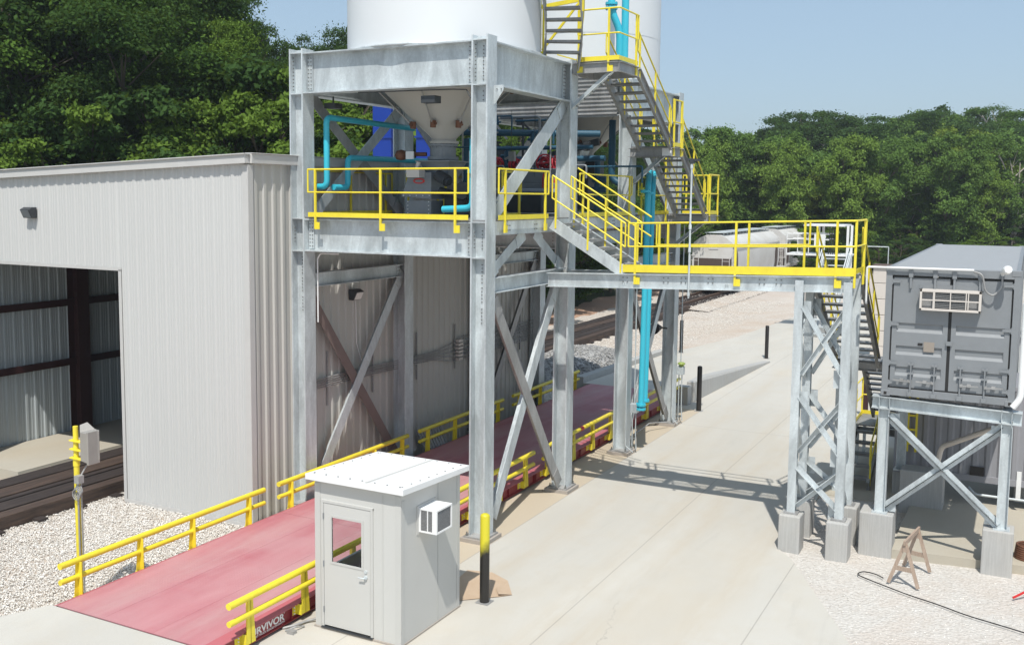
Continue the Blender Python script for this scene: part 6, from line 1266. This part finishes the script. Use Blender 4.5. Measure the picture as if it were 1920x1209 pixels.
ZONES = [(90, 'at the left edge'), (220, 'above the doorway light'), (340, 'above the middle of the shed roof'), (440, 'above the shed roof'), (545, 'above the shed corner'), (640, 'just left of the nearer silo'), (760, 'seen between the left columns'), (900, 'behind the silo cone'), (1080, 'behind the second column'), (1180, 'behind the farther cone'), (1300, 'behind the outside stair'), (1380, 'right of the outside stair'), (1450, 'above the nearer hopper car'), (1540, 'above the farther hopper car'), (1620, 'above the loading gantry'), (1720, 'left above the raised container'), (1830, 'above the raised container'), (9999, 'at the right edge')]
KIND = {'m': 'open spreading green tree', 'n': 'narrow dark tree', 'i': 'rounded mid green tree', 'j': 'rounded bright green tree', 'k': 'dark rounded tree', 'l': 'yellowish olive tree', 'g': 'deep green tall tree', 'h': 'deep green wide tree', 'a': 'mid green leafy tree', 'b': 'bright green broad tree', 'c': 'dark green tree', 'd': 'open-crowned pale-trunked tree', 'e': 'spreading yellow-green tree', 'f': 'tall dark tree', 's': 'bright green bush', 't': 'dark green bush'}
ROWN = ('front of the wood', 'second row', 'third row', 'back row')
# left wood: tall, near
g = random.Random(3)
def topL(x):
    pts = [(-200, -260), (130, -230), (240, -150), (330, -60), (400, 15), (455, 62), (500, 60), (540, 84), (575, 112), (600, 92), (640, 78), (760, 80), (900, 90), (1050, 150), (1200, 225), (1300, 258)]
    for (a, ya), (b_, yb_) in zip(pts[:-1], pts[1:]):
        if a <= x <= b_: return ya+(yb_-ya)*(x-a)/(b_-a)
    return 200
for row, (dist, step, off, zz) in enumerate(((46, 104, 0, .6), (56, 72, 30, 1.2), (67, 74, 10, 1.6), (80, 84, 45, 1.6))):
    x = -170+off
    while x < 1300:
        xx = x+g.uniform(-16, 16); dd = dist+g.uniform(-2.5, 2.5)+max(0, (xx-550)*.045)
        tp = topL(xx)+g.uniform(0, 30)+(90 if row == 0 else (35 if row == 1 else 0)); kind = g.choice('ggghhc' if row else 'gahgbd'); by_px(kind, xx, dd, tp, zz, wsc=1.0 if xx < 260 else .7, lim=-19.5, row=ROWN[row]); x += step
for x in range(-60, 1300, 48):
    dd = 41.5+g.uniform(-1, 1.5)+max(0, (x-550)*.042); by_px(g.choice('sst'), x+g.uniform(-15, 15), dd, 268+g.uniform(-55, 25)+max(0, (x-600)*.12), .4, lim=-17, row='wood edge')
for x in range(-40, 640, 55): by_px(g.choice('sts'), x+g.uniform(-15, 15), 43+g.uniform(-1, 3), 190+g.uniform(-50, 30), .6, row='in the undergrowth')
# right wood
def topR(x):
    pts = [(1240, 268), (1310, 262), (1380, 256), (1430, 244), (1500, 214), (1560, 216), (1590, 240), (1640, 240), (1690, 226), (1730, 212), (1775, 214), (1830, 206), (1870, 204), (1900, 240), (2100, 235)]
    for (a, ya), (b_, yb_) in zip(pts[:-1], pts[1:]):
        if a <= x <= b_: return ya+(yb_-ya)*(x-a)/(b_-a)
    return 240
for row, (dist, step, off) in enumerate(((112, 56, 0), (122, 54, 26), (134, 56, 10), (150, 66, 30))):
    x = 1235+off
    while x < 2080:
        xx = x+g.uniform(-12, 12); tp = topR(xx)+g.uniform(*((-5, 45), (-4, 36), (-6, 26), (-10, 14))[row])+(40, 16, 6, 0)[row]; kind = g.choice(('ijjmlk', 'ijkmn', 'ikjn', 'imkn')[row]); by_px(kind, xx, dist+g.uniform(-3, 3), tp, .5, wsc=g.uniform(.8, 1.2), row=ROWN[row]); x += step
by_px('f', 1535, 128, 209, .5, lab='tall round-crowned tree standing above the right-hand wood', wsc=1.5)
for x, tp, kd in ((1322, 268, 'j'), (1368, 262, 'i'), (1422, 250, 'm'), (1462, 272, 'j'), (1588, 262, 'j'), (1642, 268, 'i'), (1700, 262, 'm'), (1775, 258, 'i'), (1836, 300, 'j'), (1902, 262, 'm')): by_px(kd, x, 103+g.uniform(-3, 3), tp, .4, wsc=.85, row='nearest row')
by_px('l', 1508, 107, 330, .4, lab='yellowish slim tree at the front of the wood above the farther hopper car', wsc=.8)
by_px('d', 1668, 104, 300, .4, lab='pale forked trunk tree at the front of the right-hand wood', wsc=1.0)
by_px('d', 1860, 140, 197, .5, lab='wispy tall tree leaning out above the right end of the wood', wsc=1.1)
by_px('f', 1735, 132, 206, .5, lab='very dark knobbly crown standing above the wood at right', wsc=1.2)
for x in range(1230, 2060, 26): by_px(g.choice('sstt'), x+g.uniform(-10, 10), 104+g.uniform(-3, 5), 415+g.uniform(-25, 25), .3, wsc=1.1, row='wood edge')
for x in range(1250, 2060, 40): by_px(g.choice('st'), x+g.uniform(-10, 10), 97+g.uniform(-3, 3), 448+g.uniform(-12, 12), .3, wsc=1.2, row='lowest front fringe')
# ---------------------------------------------------------------- summer haze
m = bpy.data.materials.new('haze_air'); m.use_nodes = True; N_ = m.node_tree.nodes; N_.clear(); o_ = N_.new('ShaderNodeOutputMaterial'); pv = N_.new('ShaderNodeVolumePrincipled')
pv.inputs['Color'].default_value = (.82, .88, .95, 1); pv.inputs['Density'].default_value = HAZE; pv.inputs['Anisotropy'].default_value = .2; m.node_tree.links.new(pv.outputs[0], o_.inputs['Volume']); M['haze'] = m
b = MB(); b.box(-420, -62, -1.6, 520, 920, 46); tag(b.build('haze', 'haze'), kind='stuff')
# labels of repeats that stand in the same stretch of wood: tell them apart from left to right
def colx(o): d = Vector(o.location)-Vector(CAM); return d.dot(cr_)/d.dot(cf_)
seen = {}
for o in bpy.data.objects:
    if o.parent is None and 'category' in o and o['category'] in ('tree', 'bush'): seen.setdefault(o['label'], []).append(o)
for lab, L_ in seen.items():
    if len(L_) < 2: continue
    L_.sort(key=colx); n = len(L_)
    for i, o in enumerate(L_):
        w = 'leftmost' if i == 0 else ('rightmost' if i == n-1 else ('middle' if n == 3 else ('second', 'third', 'fourth', 'fifth')[min(3, i-1)]))
        o['label'] = w+' '+lab
# clean helper keys
for o in bpy.data.objects:
    if '_o' in o: del o['_o']
